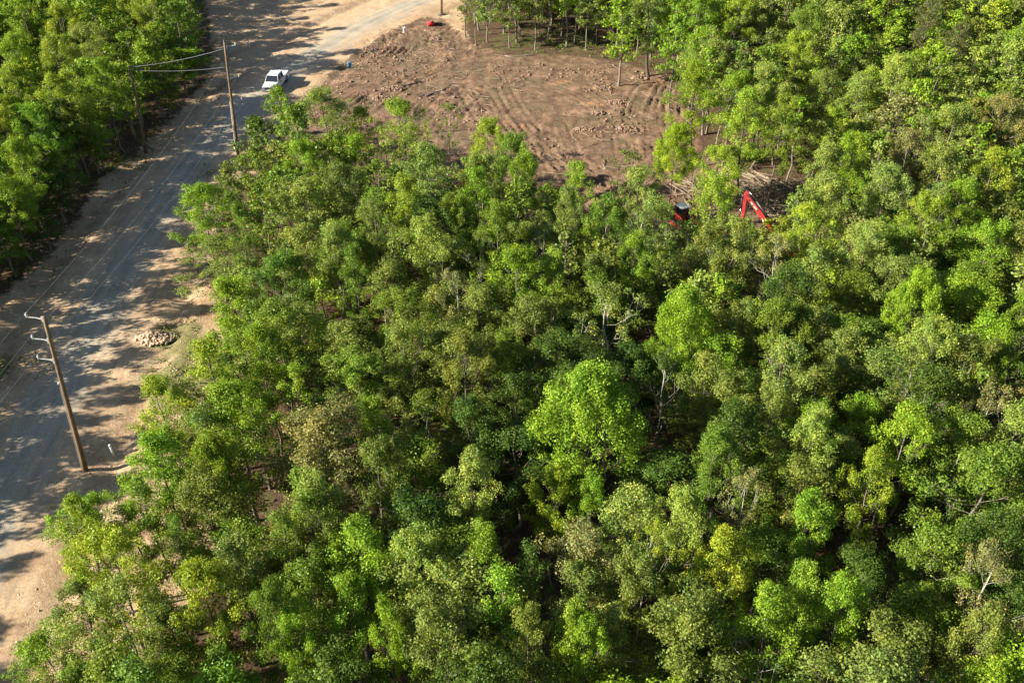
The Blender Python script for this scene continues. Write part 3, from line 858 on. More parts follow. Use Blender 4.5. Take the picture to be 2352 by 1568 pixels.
SPEC = {  # (px,py) -> name, label for the landmark trees
 (1352, 950): 'biggest bright green tree, round and dense, in the middle of the forest',
 (722, 1065): 'large tan-tinged olive tree with fine twigs, set back from the road',
 (645, 670): 'cool blue-green tree just right of the leaning white-trunked one by the road',
 (500, 600): 'tall pale olive tree with leaning white trunks at the road edge',
 (908, 315): 'feathery yellow-green tree standing in front of the cleared earth',
 (610, 322): 'round dark green bush-like tree at the foot of the tall pole by the pickup',
 (652, 258): 'small bright green tree partly hiding the white pickup truck',
 (1548, 350): 'rounded bright green tree above the excavator at the clearing edge',
 (2125, 60): 'dull brown-green pine with flat tiers among pale crowns, upper right',
 (2240, 1375): 'pale tan tree with bare branches showing, lower right',
 (1562, 760): 'tall dense bright green tree above and right of the big round one',
 (2095, 715): 'dense rounded bright green tree in the far right canopy',
 (1475, 1320): 'open yellow-green tree with pale forked branches, below the dark gap',
}
def lab_for(t):
    px, py, _ = t['p']
    best = min(LMK, key=lambda l: math.hypot(l[1] - px, l[2] - py) + (60 if math.hypot(l[1] - px, l[2] - py) < 45 else 0))
    dx, dy = px - best[1], py - best[2]
    d = math.hypot(dx, dy)
    if d < 60: rel = 'beside'
    else:
        v = 'above' if dy < 0 else 'below'; h = 'left of' if dx < 0 else 'right of'
        if abs(dx) > 2.2 * abs(dy): rel = h
        elif abs(dy) > 2.2 * abs(dx): rel = v
        else: rel = v + ' and ' + h
        if d > 260: rel = 'well ' + rel
    sz = 'large' if t['R'] > 2.9 else 'small' if (t['R'] < 1.35 or t['H'] < 8.5) else ''
    return (sz + ' ' if sz else '') + CNAME[t['col']] + ' ' + FNAME[t['form']] + ' tree ' + rel + ' ' + best[0]
ORD = ['', 'second', 'third', 'fourth', 'fifth', 'sixth', 'seventh', 'eighth', 'ninth', 'tenth', 'eleventh', 'twelfth']
hand_iter = [c for c in CROWNS if c[2] > 0]
k = 0
for t in TREES:
    if k < len(hand_iter):
        key = hand_iter[k][:2]
        if key in SPEC: t['lab'] = SPEC[key]
        k += 1
by = {}
for t in IND:
    if t['lab']: continue
    by.setdefault(lab_for(t), []).append(t)
for L, ts in by.items():
    if len(ts) == 1: ts[0]['lab'] = L; continue
    ts.sort(key=lambda t: t['p'][0])
    for i, t in enumerate(ts):
        if i == 0: pre = 'leftmost'
        elif i == len(ts) - 1: pre = 'rightmost'
        else: pre = ORD[min(i, 11)] + ' from left'
        wds = L.split()
        t['lab'] = pre + ' ' + L if len((pre + ' ' + L).split()) <= 15 else pre + ' ' + ' '.join(w_ for w_ in wds if w_ not in ('and', 'spreading', 'well', 'the', 'clumpy', 'open'))
for t in IND:
    wds = t['lab'].split()
    for drop in ('clumpy', 'well', 'the', 'and', 'narrow', 'open'):
        if len(wds) > 16: wds = [w_ for w_ in wds if w_ != drop]
    t['lab'] = ' '.join(wds)
rgt = np.random.default_rng(8)
for t in IND:
    f, s = t['form'], t['seed']
    tm, cm = PROTO[(f, s)]
    nm_ = {'pine': 'pine_tree', 'bush': 'bushy_tree'}.get(f, 'broadleaf_tree')
    root = empty(nm_, (t['x'], t['y'], t['z']), t['rz'])
    root.scale = (t['R'] / FORMS[f]['R'], t['R'] / FORMS[f]['R'], t['H'] / FORMS[f]['H'])
    tag(root, t['lab'], 'pine' if f == 'pine' else 'tree', 'trees of the forest')
    a = bpy.data.objects.new('trunk', tm); b = bpy.data.objects.new('crown', cm)
    for q in (a, b): COL.objects.link(q); q.parent = root
    b.color = (*jitter(t['col'], rgt), 1)

# the rest of the wood as one mass
BV = []; BQ = []; LV_ = []; LQ_ = []; LC_ = []; nb_ = nl_ = 0
for t in REST:
    f, s = t['form'], t['seed']
    (bv, bq), (lv, lq, lt) = low(f, s)
    sc = np.array([t['R'] / FORMS[f]['R']] * 2 + [t['H'] / FORMS[f]['H']])
    c, s_ = math.cos(t['rz']), math.sin(t['rz'])
    Rm = np.array([[c, s_, 0], [-s_, c, 0], [0, 0, 1]])
    off = np.array([t['x'], t['y'], t['z']])
    BV.append((bv * sc) @ Rm + off); BQ.append(bq + nb_); nb_ += len(bv)
    LV_.append((lv * sc) @ Rm + off); LQ_.append(lq + nl_); nl_ += len(lv)
    LC_.append(lt * jitter(t['col'], rgt)[None, :])
bvv = np.concatenate(BV); lvv = np.concatenate(LV_)
VV = np.concatenate([bvv, lvv]); QQ = np.concatenate([np.concatenate(BQ), np.concatenate(LQ_) + len(bvv)])
CC = np.concatenate([np.full((len(bvv), 3), .2), np.concatenate(LC_)])
me = quad_mesh('distant_trees', VV, QQ, [M_barkg, M_leafv], CC)
mi = np.zeros(len(QQ), np.int32); mi[sum(len(q) for q in BQ):] = 1
me.polygons.foreach_set('material_index', mi)
o = bpy.data.objects.new('distant_trees', me); COL.objects.link(o)
tag(o, 'the many smaller and farther trees that fill in the forest canopy', 'woodland', kind='stuff')

# ------------------------------------------------------------------ undergrowth
rgu = np.random.default_rng(41)
cs = []; cr = []
UY = rgu.uniform(28, 175, 8500); UX = rgu.uniform(-1, 1, 8500) * ((UY * cp + 50 * sp) * (CX / FPX) + 4)
UO = (sdist(UX, UY, CLEAR) > .3) & (sdist(UX, UY, CORR) > 0) & (vnoise(UX / 6, UY / 6, 61) > .36)
for x, y in zip(UX[UO], UY[UO]):
    cs.append((x, y, rgu.uniform(.1, 1.0) ** 1.6 + .05)); cr.append(rgu.uniform(.25, .6))
for (px, py, n_, sprd) in [(430, 870, 90, 1.8), (400, 770, 30, 1.0), (200, 1195, 40, 1.2), (60, 600, 60, 2.5), (250, 400, 60, 2.5), (1200, 90, 50, 4), (1330, 100, 60, 4), (480, 400, 20, 1), (40, 850, 40, 1.5), (300, 360, 30, 2.0), (450, 215, 40, 2.0)]:
    gx_, gy_ = unproj(px, py)
    for i in range(n_):
        cs.append((gx_ + rgu.normal(0, sprd), gy_ + rgu.normal(0, sprd), rgu.uniform(.05, .3))); cr.append(rgu.uniform(.18, .38))
VX = rgu.uniform(-70, 40, 9000); VY = rgu.uniform(25, 175, 9000)
VD = sdist(VX, VY, CORR)
VO = (VD < .6) & (VD > -2.6) & (road_dist(VX, VY) > 4.6) & (vnoise(VX / 2.6, VY / 2.6, 63) + .12 * (VD) > .55)
for x, y in zip(VX[VO], VY[VO]):
    cs.append((x, y, rgu.uniform(.03, .2))); cr.append(rgu.uniform(.12, .34))
cs = np.array(cs); cs[:, 2] += height(cs[:, 0], cs[:, 1], False)
lv, lq, lt = leaves(cs, np.array(cr), rgu, .17, 110, .8)
base = np.array(PAL['O']) * .9
me = quad_mesh('undergrowth', lv, lq, [M_leafv], lt * base[None, :])
o = bpy.data.objects.new('undergrowth', me); COL.objects.link(o)
tag(o, 'low leafy undergrowth and weeds on the forest floor and road verge', 'undergrowth', kind='stuff')

# ------------------------------------------------------------------ ground litter of the clearing
def scatter_sticks(n_, region, rg, lmin, lmax, rad):
    mb = []; fs = []; nv = 0
    x0 = min(p[0] for p in region); x1 = max(p[0] for p in region); y0 = min(p[1] for p in region); y1 = max(p[1] for p in region)
    X_ = rg.uniform(x0, x1, n_ * 6); Y_ = rg.uniform(y0, y1, n_ * 6)
    ok = (sdist(X_, Y_, region) < -1) & (fbm(X_ / 7, Y_ / 7, 71, 2) > .45)
    X_ = X_[ok][:n_]; Y_ = Y_[ok][:n_]
    Z_ = height(X_, Y_)
    for x, y, z in zip(X_, Y_, Z_):
        a = rg.uniform(0, 3.14); L = rg.uniform(lmin, lmax) ** 1.0
        d = np.array([math.cos(a), math.sin(a), 0]) * L / 2; c = np.array([x, y, z + rg.uniform(.03, .12)])
        k_ = rg.normal(0, .08 * L, 3); k_[2] = abs(k_[2]) * .5
        d[2] = rg.uniform(-.08, .15) * L
        v, f = tube(np.array([c - d, c + k_, c + d]), np.array([1, .8, .3]) * rad * rg.uniform(.5, 1.5), 4)
        mb.append(v); fs.append(f + nv); nv += len(v)
    return np.concatenate(mb), np.concatenate(fs)
rgs = np.random.default_rng(5)
v, f = scatter_sticks(950, CLEAR, rgs, .4, 2.2, .035)
me = quad_mesh('brush_litter', v, f, [M_stick])
o = bpy.data.objects.new('brush_litter', me); COL.objects.link(o)
tag(o, 'broken twigs and branches strewn over the cleared earth', 'brush litter', kind='stuff')

ICO = None
def clods(X_, Y_, Z_, S_, rg, flat=.6):
    t = (1 + 5 ** .5) / 2
    B = np.array([(-1, t, 0), (1, t, 0), (-1, -t, 0), (1, -t, 0), (0, -1, t), (0, 1, t), (0, -1, -t), (0, 1, -t), (t, 0, -1), (t, 0, 1), (-t, 0, -1), (-t, 0, 1)], float) / math.sqrt(1 + t * t)
    Fi = np.array([(0, 11, 5), (0, 5, 1), (0, 1, 7), (0, 7, 10), (0, 10, 11), (1, 5, 9), (5, 11, 4), (11, 10, 2), (10, 7, 6), (7, 1, 8), (3, 9, 4), (3, 4, 2), (3, 2, 6), (3, 6, 8), (3, 8, 9), (4, 9, 5), (2, 4, 11), (6, 2, 10), (8, 6, 7), (9, 8, 1)])
    k_ = len(X_)
    V = B[None] * (1 + rg.normal(0, .22, (k_, 12, 1))) * np.asarray(S_)[:, None, None]
    V = V * np.array([1, 1, flat])[None, None] * rg.uniform(.65, 1.3, (k_, 1, 3))
    V = V + np.stack([X_, Y_, Z_], 1)[:, None]
    F = Fi[None] + (np.arange(k_) * 12)[:, None, None]
    return V.reshape(-1, 3), F.reshape(-1, 3)
def region_pts(n_, region, rg, thr, s):
    x0 = min(p[0] for p in region); x1 = max(p[0] for p in region); y0 = min(p[1] for p in region); y1 = max(p[1] for p in region)
    X_ = rg.uniform(x0, x1, n_ * 8); Y_ = rg.uniform(y0, y1, n_ * 8)
    ok = (sdist(X_, Y_, region) < -.5) & (fbm(X_ / s, Y_ / s, 91, 3) > thr)
    return X_[ok][:n_], Y_[ok][:n_]
M_clod = simple('earth_clods', (.20, .125, .082), .95, var=.45, vscale=1.5)
X_, Y_ = region_pts(2600, CLEAR, rgs, .55, 6)
S_ = .035 + .22 * rgs.random(len(X_)) ** 3.5
v, f = clods(X_, Y_, height(X_, Y_) + S_ * .2, S_, rgs)
me = quad_mesh('earth_clods', v, f, [M_clod])
o = bpy.data.objects.new('earth_clods', me); COL.objects.link(o)
tag(o, 'clods of churned red-brown earth over the clearing', 'earth clods', kind='stuff')
X_, Y_ = region_pts(5200, [p for p in CORR if -80 < p[0] < 80 and p[1] > 15], rgs, .5, 4)
m_ = (road_dist(X_, Y_) > 3.6); X_, Y_ = X_[m_], Y_[m_]
S_ = rgs.uniform(.03, .10, len(X_))
v, f = clods(X_, Y_, height(X_, Y_) + S_ * .2, S_, rgs)
M_peb = simple('roadside_stones', (.50, .37, .26), .95, var=.4, vscale=1.5)
me = quad_mesh('roadside_stones', v, f, [M_peb])
o = bpy.data.objects.new('roadside_stones', me); COL.objects.link(o)
tag(o, 'loose stones and clods along the tan road shoulders', 'loose stones', kind='stuff')

# heaps -------------------------------------------------------------
def stone_heap(px, py, rx, ry, h, n_, smin, smax, name, label, cat, mat, seed):
    rg = np.random.default_rng(seed); x, y = unproj(px, py)
    a = rg.uniform(0, 6.28, n_); r = np.sqrt(rg.random(n_))
    X_ = r * np.cos(a) * rx; Y_ = r * np.sin(a) * ry
    Z_ = h * np.clip(1 - r ** 1.6, 0, 1) * rg.uniform(.5, 1, n_) + .05
    v, f = clods(X_, Y_, Z_, rg.uniform(smin, smax, n_), rg, .7)
    me = quad_mesh(name, v, f, [mat]); o = bpy.data.objects.new(name, me); COL.objects.link(o)
    o.location = (x, y, hz(x, y))
    tag(o, label, cat); return o
stone_heap(355, 778, 1.7, 1.0, .55, 330, .08, .22, 'stone_heap', 'heap of broken tan stones on the right road shoulder', 'stone heap', M_rock, 3)
stone_heap(398, 772, .6, .4, .3, 70, .07, .16, 'stone_heap', 'small stone heap at the right end of the larger stone heap', 'stone heap', M_rock, 4)
M_dirt = simple('dark_earth', (.20, .13, .09), .95, var=.5, vscale=2)
stone_heap(848, 112, 1.3, .9, .5, 170, .08, .22, 'earth_heap', 'dark earth heap left of the cleared ground near the road', 'earth heap', M_dirt, 6)
stone_heap(1000, 90, .9, .6, .35, 60, .08, .2, 'earth_heap', 'low earth heap below the red container', 'earth heap', M_dirt, 7)

for i_, (a_, b_, r_, lb_) in enumerate([(1385, 205, 1.3, 'dark clump of roots and earth in the upper right of the clearing'), (1420, 238, 1.7, 'wide clump of torn-up roots and soil right of the clearing centre'),
        (1375, 262, 1.0, 'small root clump left of the wide one'), (1345, 300, 1.5, 'dark root clump with reddish soil in the lower right of the clearing'), (1440, 300, 1.4, 'root clump beside the curved ruts'),
        (1470, 180, 1.3, 'clump of dark litter at the top right of the clearing'), (1100, 255, .8, 'small earth clump among the middle ruts'), (905, 205, 1.6, 'dark churned earth bank on the left of the clearing'), (880, 228, 1.4, 'lower churned earth bank on the left of the clearing')]):
    o = stone_heap(a_, b_, r_, r_ * .6, .32, int(90 * r_), .05, .20, 'root_clump', lb_, 'root clump', M_dirt, 20 + i_)
    o['group'] = 'clumps of roots and soil in the clearing'

def brush_pile(px, py, rx, ry, h, n_, lmax, label, seed, mat=None, rot=0.0):
    rg = np.random.default_rng(seed); x, y = unproj(px, py)
    mb = MB()
    for i in range(n_):
        a = rg.uniform(0, 6.28); r = math.sqrt(rg.random())
        c = np.array([r * math.cos(a) * rx, r * math.sin(a) * ry, h * (1 - r * r) * rg.uniform(.2, 1) + .08])
        az = rot + rg.normal(0, .5) + (math.pi if rg.random() < .5 else 0); L = rg.uniform(.35, 1) * lmax
        d = np.array([math.cos(az), math.sin(az), rg.normal(0, .15)]) * L / 2
        k_ = rg.normal(0, .06 * L, 3); k_[2] = abs(k_[2])
        r0 = rg.uniform(.025, .09)
        mb.tube(np.array([c - d, c - d * .3 + k_, c + d * .4 - k_ * .5, c + d]), np.array([1, .8, .55, .2]) * r0, 5, False)
        for s in range(2):
            b0 = c + d * rg.uniform(0, .8); e = rg.normal(size=3) * .35 * L; e[2] = abs(e[2]) * .5
            mb.tube(np.array([b0, b0 + e * .5, b0 + e + d * .2]), np.array([.5, .3, .12]) * r0, 3, False)
    mb.v = [np.c_[q[:, 0], q[:, 1], np.maximum(q[:, 2], -.05)] for q in mb.v]
    o = mb.build('brush_pile', M_brush if mat is M_barkg else (mat or M_stick))
    o.location = (x, y, hz(x, y)); tag(o, label, 'brush pile', 'piles of felled branches')
    return o
brush_pile(1765, 450, 5.2, 3.2, 1.5, 150, 6.5, 'big pile of pale felled branches right behind the red excavator arm', 1, M_barkg, -.5)
brush_pile(1815, 488, 3.2, 2.2, 1.0, 60, 5.0, 'smaller tangle of branches right of the excavator below the big pile', 2, M_barkg, -.6)
brush_pile(1585, 445, 1.8, 2.2, .9, 36, 4.0, 'pile of branches between the red-and-white loader and the excavator', 3, M_barkg, 1.8)
brush_pile(670, 820, 1.7, 1.2, .6, 50, 2.4, 'brown brush pile at the forest edge below the leaning trunks', 4, None, .3)
brush_pile(850, 118, 1.0, .7, .4, 24, 1.8, 'small dark brush pile at the left side of the clearing', 5, None, .3)

# ------------------------------------------------------------------ utility poles
def hgt_from(px_b, py_b, py_t):
    x, y = unproj(px_b, py_b)
    v = (py_t - CY) / FPX
    # solve z with proj y = py_t
    z = CAM_H - y * (sp + v * cp) / (cp - v * sp) if False else None
    lo, hi = 0, 30
    for _ in range(40):
        m = (lo + hi) / 2
        if proj(x, y, m)[1] > py_t: lo = m
        else: hi = m
    return x, y, lo
def utility_pole(px, py, pyt, px_t, label, arms, side, group='wooden utility poles', stub=False):
    x, y, h = hgt_from(px, py, pyt)
    # lean so that the top lands on its place
    z0 = hz(x, y) - .1
    xt, yt = unproj(px_t, pyt, h)
    lean = np.array([(xt - x), 0.0, h]) 
    root = empty('utility_pole', (x, y, z0)); tag(root, label, 'utility pole', group)
    zs_ = np.linspace(0, 1, 8)
    P = np.outer(zs_, lean); 
    MB().tube(P, .20 - .075 * zs_, 12).build('pole_shaft', M_pole, root, True)
    tips = []
    for zf in arms:
        b = lean * zf
        ln = 1.15
        dv = np.array([side[0], side[1], 0.0]); dv /= np.linalg.norm(dv)
        tip = b + dv * ln + np.array([0, 0, .16])
        arm = MB(); arm.tube(np.array([b + dv * .12, b + dv * .5 + np.array([0, 0, .10]), tip]), [.05, .04, .035], 8)
        arm.box(b + dv * .15, (.10, .14, .4))
        ao = arm.build('bracket_arm', M_galv, root)
        ins = MB()
        ins.tube([tip + np.array([0, 0, -.02]), tip + np.array([0, 0, .1])], [.055, .055], 10)
        ins.tube([tip + np.array([0, 0, .1]), tip + np.array([0, 0, .16]), tip + np.array([0, 0, .24]), tip + np.array([0, 0, .30])], [.07, .09, .05, .04], 10)
        ins.build('insulator', M_porc, ao)
        tips.append(np.array([x, y, z0]) + tip + np.array([0, 0, .28]))
    return root, np.array([x, y, z0]), lean, tips
pd = np.array(unproj(102 / 1.306, 947 / 1.306)) * 0
sideA = (-1, .12)
p1, b1, l1, t1 = utility_pole(197, 1081, 725, 100, 'nearest wooden utility pole with three white bracket arms beside the gravel road', (.985, .86, .74), (-1, .05))
p2, b2, l2, t2 = utility_pole(547, 355, 96, 515, 'tall wooden utility pole with three bracket arms near the pickup', (.965, .70, .50), (1, .15))
p3, b3, l3, t3 = utility_pole(334, 347, 145, 296, 'plain guyed wooden pole at the left forest edge without bracket arms', (), (1, 0))
p4, b4, l4, t4 = utility_pole(1014, 27, -175, 1012, 'far utility pole at the top edge beyond the red container', (.965, .84, .70), (-1, .15))
# neutral spools
nts = []
for (rt, b, l, f_, sd_) in ((p1, b1, l1, .60, -1), (p2, b2, l2, .40, 1), (p4, b4, l4, .5, -1)):
    c = l * f_ + np.array([sd_ * .24, 0, 0])
    MB().tube([c + np.array([0, 0, -.07]), c + np.array([0, 0, .07])], [.07, .07], 8).box(c - np.array([sd_ * .08, 0, 0]), (.12, .06, .06)).build('neutral_spool', M_porc, rt)
    nts.append(b + c)
# top cap + conduit on the middle pole
cc = l2 * 1.0
MB().tube([cc + np.array([-.05, 0, -.05]), cc + np.array([-.05, 0, .32])], [.035, .03], 8).build('pole_top_pin', M_galv, p2)
MB().tube([l2 * .0 + np.array([-.24, -.05, 0]), l2 * .5 + np.array([-.2, -.05, 0])], [.03, .03], 6).build('conduit', M_pvc, p2)
MB().tube([l1 * .0 + np.array([-.22, -.10, 0]), l1 * .58 + np.array([-.19, -.08, 0])], [.02, .02], 6).build('conduit', M_galv, p1)

def wire(a, b, sag, label, r=.016, group='overhead wires', name='power_line'):
    r *= .8 if r > .02 else .5
    a = np.array(a); b = np.array(b); t = np.linspace(0, 1, 28)
    P = a + (b - a) * t[:, None]; P[:, 2] -= sag * 4 * t * (1 - t)
    o = MB().tube(P - a, r, 5).build(name, M_wire, None, True)
    o.location = a; tag(o, label, 'wire', group); return o
names3 = ['top', 'middle', 'lowest']
for i in range(3):
    wire(t1[i], t2[i], 1.1, f'overhead wire from the {names3[i]} bracket of the nearest pole up the road')
    d = (t1[i] - t2[i]); d[2] = 0; d = d / np.linalg.norm(d)
    wire(t1[i], t1[i] + d * 45 + np.array([-6, 0, .6]), 1.2, f'overhead wire leaving the {names3[i]} bracket of the nearest pole toward lower left')
    wire(t2[i], t4[i], 1.4, f'overhead wire from the {names3[i]} bracket by the pickup to the far pole')
wire(nts[0], nts[1], 1.3, 'lowest thin neutral wire between the nearest pole and the one by the pickup', .012)
wire(nts[1], nts[2], 1.3, 'thin neutral wire between the pickup pole and the far pole', .012)
wire(nts[0], nts[0] + np.array([-25, -38, .3]), 1.2, 'thin neutral wire leaving the nearest pole toward lower left', .012)
wire(b3 + l3 * .985, b2 + l2 * .955, .3, 'upper bright span wire between the guyed pole and the pole by the pickup', .024)
wire(b3 + l3 * .955, b2 + l2 * .80, .3, 'lower bright span wire between the guyed pole and the pole by the pickup', .024)
gx0, gy0 = unproj(264, 338)
for k_, (zf, lab_) in enumerate(((.97, 'left guy wire stretched from the guyed pole top to the ground'), (.93, 'right guy wire stretched from the guyed pole to the ground'))):
    wire(b3 + l3 * zf, (gx0 + .25 * k_, gy0, .1), 0.0, lab_, .018, 'guy wires', 'guy_wire')
a_ = np.array([gx0, gy0, .05]); b_ = b3 + l3 * .95; dd = (b_ - a_) / np.linalg.norm(b_ - a_)
o = MB().tube([(0, 0, 0), dd * 2.4], [.06, .06], 8).build('guy_guard', M_guard, None, True); o.location = a_
tag(o, 'yellow plastic guard at the foot of the guy wires', 'guy guard')

# ------------------------------------------------------------------ posts, pedestals
def post(px, py, h, r, mat, label, name='marker_post', cap=None, lean=(0, 0)):
    x, y = unproj(px, py)
    root = empty(name, (x, y, hz(x, y) - .05)); tag(root, label, 'post')
    MB().tube([(0, 0, 0), (lean[0] * .5, lean[1] * .5, h * .5), (lean[0], lean[1], h)], [r, r, r], 12).build('pipe', mat, root, True)
    MB().tube([(lean[0], lean[1], h - .06), (lean[0], lean[1], h + .05), (lean[0] * 1.0, lean[1], h + .09)], [r * 1.25, r * 1.25, r * .6], 12).build('cap', cap or mat, root, True)
    return root
post(261, 1043, 1.15, .085, M_pvc, 'white plastic pipe standing in tan soil right of the nearest pole', lean=(-.08, 0))
post(541, 352, .8, .06, M_pvc, 'short white pipe at the foot of the tall pole by the pickup')
post(573, 108, 1.0, .08, M_pvc, 'pale post standing on tan soil above the pickup')
post(527, 126, 1.1, .11, M_blue, 'blue marker post behind the tall pole top')
def pedestal(px, py, mat, label, s=1.0):
    x, y = unproj(px, py)
    root = empty('utility_pedestal', (x, y, hz(x, y) - .05), .3); tag(root, label, 'pedestal')
    MB().box((0, 0, .42 * s), (.42 * s, .36 * s, .84 * s), taper=(.92, .92)).build('cabinet', mat, root, bevel=.03)
    MB().box((0, 0, .90 * s), (.48 * s, .42 * s, .12 * s), taper=(.7, .7)).build('lid', mat, root, bevel=.02)
    MB().box((0, 0, .03), (.7 * s, .6 * s, .08)).build('base_pad', M_rock, root)
pedestal(803, 152, M_blue, 'small blue-grey utility pedestal at the left edge of the clearing')
pedestal(929, 70, M_pvc, 'small white utility pedestal on tan soil left of the red container', .9)

# red container lying near the far pole with a dark hose roll
x, y = unproj(990, 60)
rc = empty('red_container', (x, y, hz(x, y) + .02), .35); tag(rc, 'red plastic container lying on bare ground near the far pole', 'container')
m_ = MB(); m_.tube([(-.55, 0, .34), (-.5, 0, .34), (.45, 0, .34), (.5, 0, .34)], [.22, .34, .34, .24], 14); m_.build('tank', M_cloth, rc, True)
MB().tube([(.1, 0, .66), (.1, 0, .76)], [.09, .09], 10).build('filler_cap', M_black, rc)
MB().box((-.3, 0, .05), (.12, .6, .1)).box((.3, 0, .05), (.12, .6, .1)).build('skid', M_black, rc)
x, y = unproj(1006, 57)
m_ = MB()
for k_ in range(4):
    th = np.linspace(0, 6.28, 20)
    m_.tube(np.c_[np.cos(th) * (.7 - .03 * k_), np.sin(th) * (.28), .07 + .08 * k_ + 0 * th], .055, 6, False)
o = m_.build('hose_coil', M_black, None, True); o.location = (x, y, hz(x, y)); o.rotation_euler = (0, 0, .3)
tag(o, 'coil of black hose beside the red container', 'hose')
# felled log by far pole
def log(px, py, L, r, az, label, mat=M_bark, zo=0.0):
    x, y = unproj(px, py)
    d = np.array([math.cos(az), math.sin(az), 0]) * L / 2
    rg = np.random.default_rng(int(px)); k_ = rg.normal(0, .05 * L, 3) * [1, 1, .2]
    m_ = MB(); m_.tube(np.array([-d, -d * .4 + k_, d * .3 - k_ * .5, d]), np.array([1, .9, .75, .4]) * r, 8)
    for s in range(4):
        b0 = d * rg.uniform(-.3, .8); e = rg.normal(size=3) * .18 * L; e[2] = abs(e[2])
        m_.tube(np.array([b0, b0 + e * .6, b0 + e + d * .1]), np.array([.4, .25, .1]) * r, 5, False)
    o = m_.build('fallen_log', mat, None, True); o.location = (x, y, hz(x, y) + r * .8 + zo)
    tag(o, label, 'log', 'fallen logs')
log(1022, 33, 2.4, .16, .1, 'short dark log lying right of the far pole foot', M_steel)
log(1195, 128, 4.5, .10, .05, 'thin log lying across the top of the clearing', M_barkg)
log(940, 196, 4.0, .14, .7, 'dark log on the left of the cleared earth', M_bark)
log(1000, 215, 3.6, .13, .8, 'log right of centre-left ruts on the cleared earth', M_bark)
log(1420, 1240, 8, .16, .12, 'long fallen trunk on the dark forest floor below the big round tree', M_barkg)
log(1180, 1330, 5, .12, .2, 'fallen trunk on leaf litter left of the long one', M_barkg)

# dead trees
def snag(px, py, H, label, seed, mat=M_barkw, zf=.6):
    rg = np.random.default_rng(seed); x, y = unproj(px, py, H * zf)
    m_ = MB(); lx, ly = rg.normal(0, .6, 2)
    T = np.array([(lx * t * t, ly * t * t, H * t) for t in np.linspace(0, 1, 7)])
    m_.tube(T, np.linspace(.15, .03, 7), 6)
    for s in range(22):
        t = rg.uniform(.4, .95); b0 = np.array([lx * t * t, ly * t * t, H * t]); a = rg.uniform(0, 6.28); L = rg.uniform(.8, 2.3) * (1.2 - t * .6)
        e = np.array([math.cos(a), math.sin(a), rg.uniform(.2, 1)]) * L
        mid = b0 + e * .5 + rg.normal(0, .12, 3)
        m_.tube(np.array([b0, mid, b0 + e]), [.045, .03, .012], 4, False)
        for q in range(2):
            g = mid + rg.normal(0, .4, 3) * [1, 1, .6] + np.array([0, 0, .35])
            m_.tube(np.array([mid, (mid + g) / 2 + rg.normal(0, .05, 3), g]), [.022, .016, .008], 3, False)
    o = m_.build('dead_tree', mat, None, True); o.location = (x, y, hz(x, y) - .1)
    tag(o, label, 'dead tree', 'leafless dead trees')
snag(1232, 615, 9, 'bare grey dead tree with forked twigs among crowns above centre', 1, M_barkg)
snag(2190, 860, 10, 'bare pale dead branches poking out of the canopy at far right', 2)
snag(1740, 880, 11, 'leafless pale tree right of the big round bright tree', 3, M_barkg)
snag(1690, 1530, 8, 'white bare leaning trunk at the bottom right of centre', 4)
snag(2240, 300, 9, 'small bare dead tree in the upper right canopy', 5, M_barkg)
snag(1570, 760, 7, 'bare twigs beside the tall dense bright tree', 6)
snag(1110, 545, 9, 'bare dead tree among dark crowns below the clearing', 7, M_barkg)

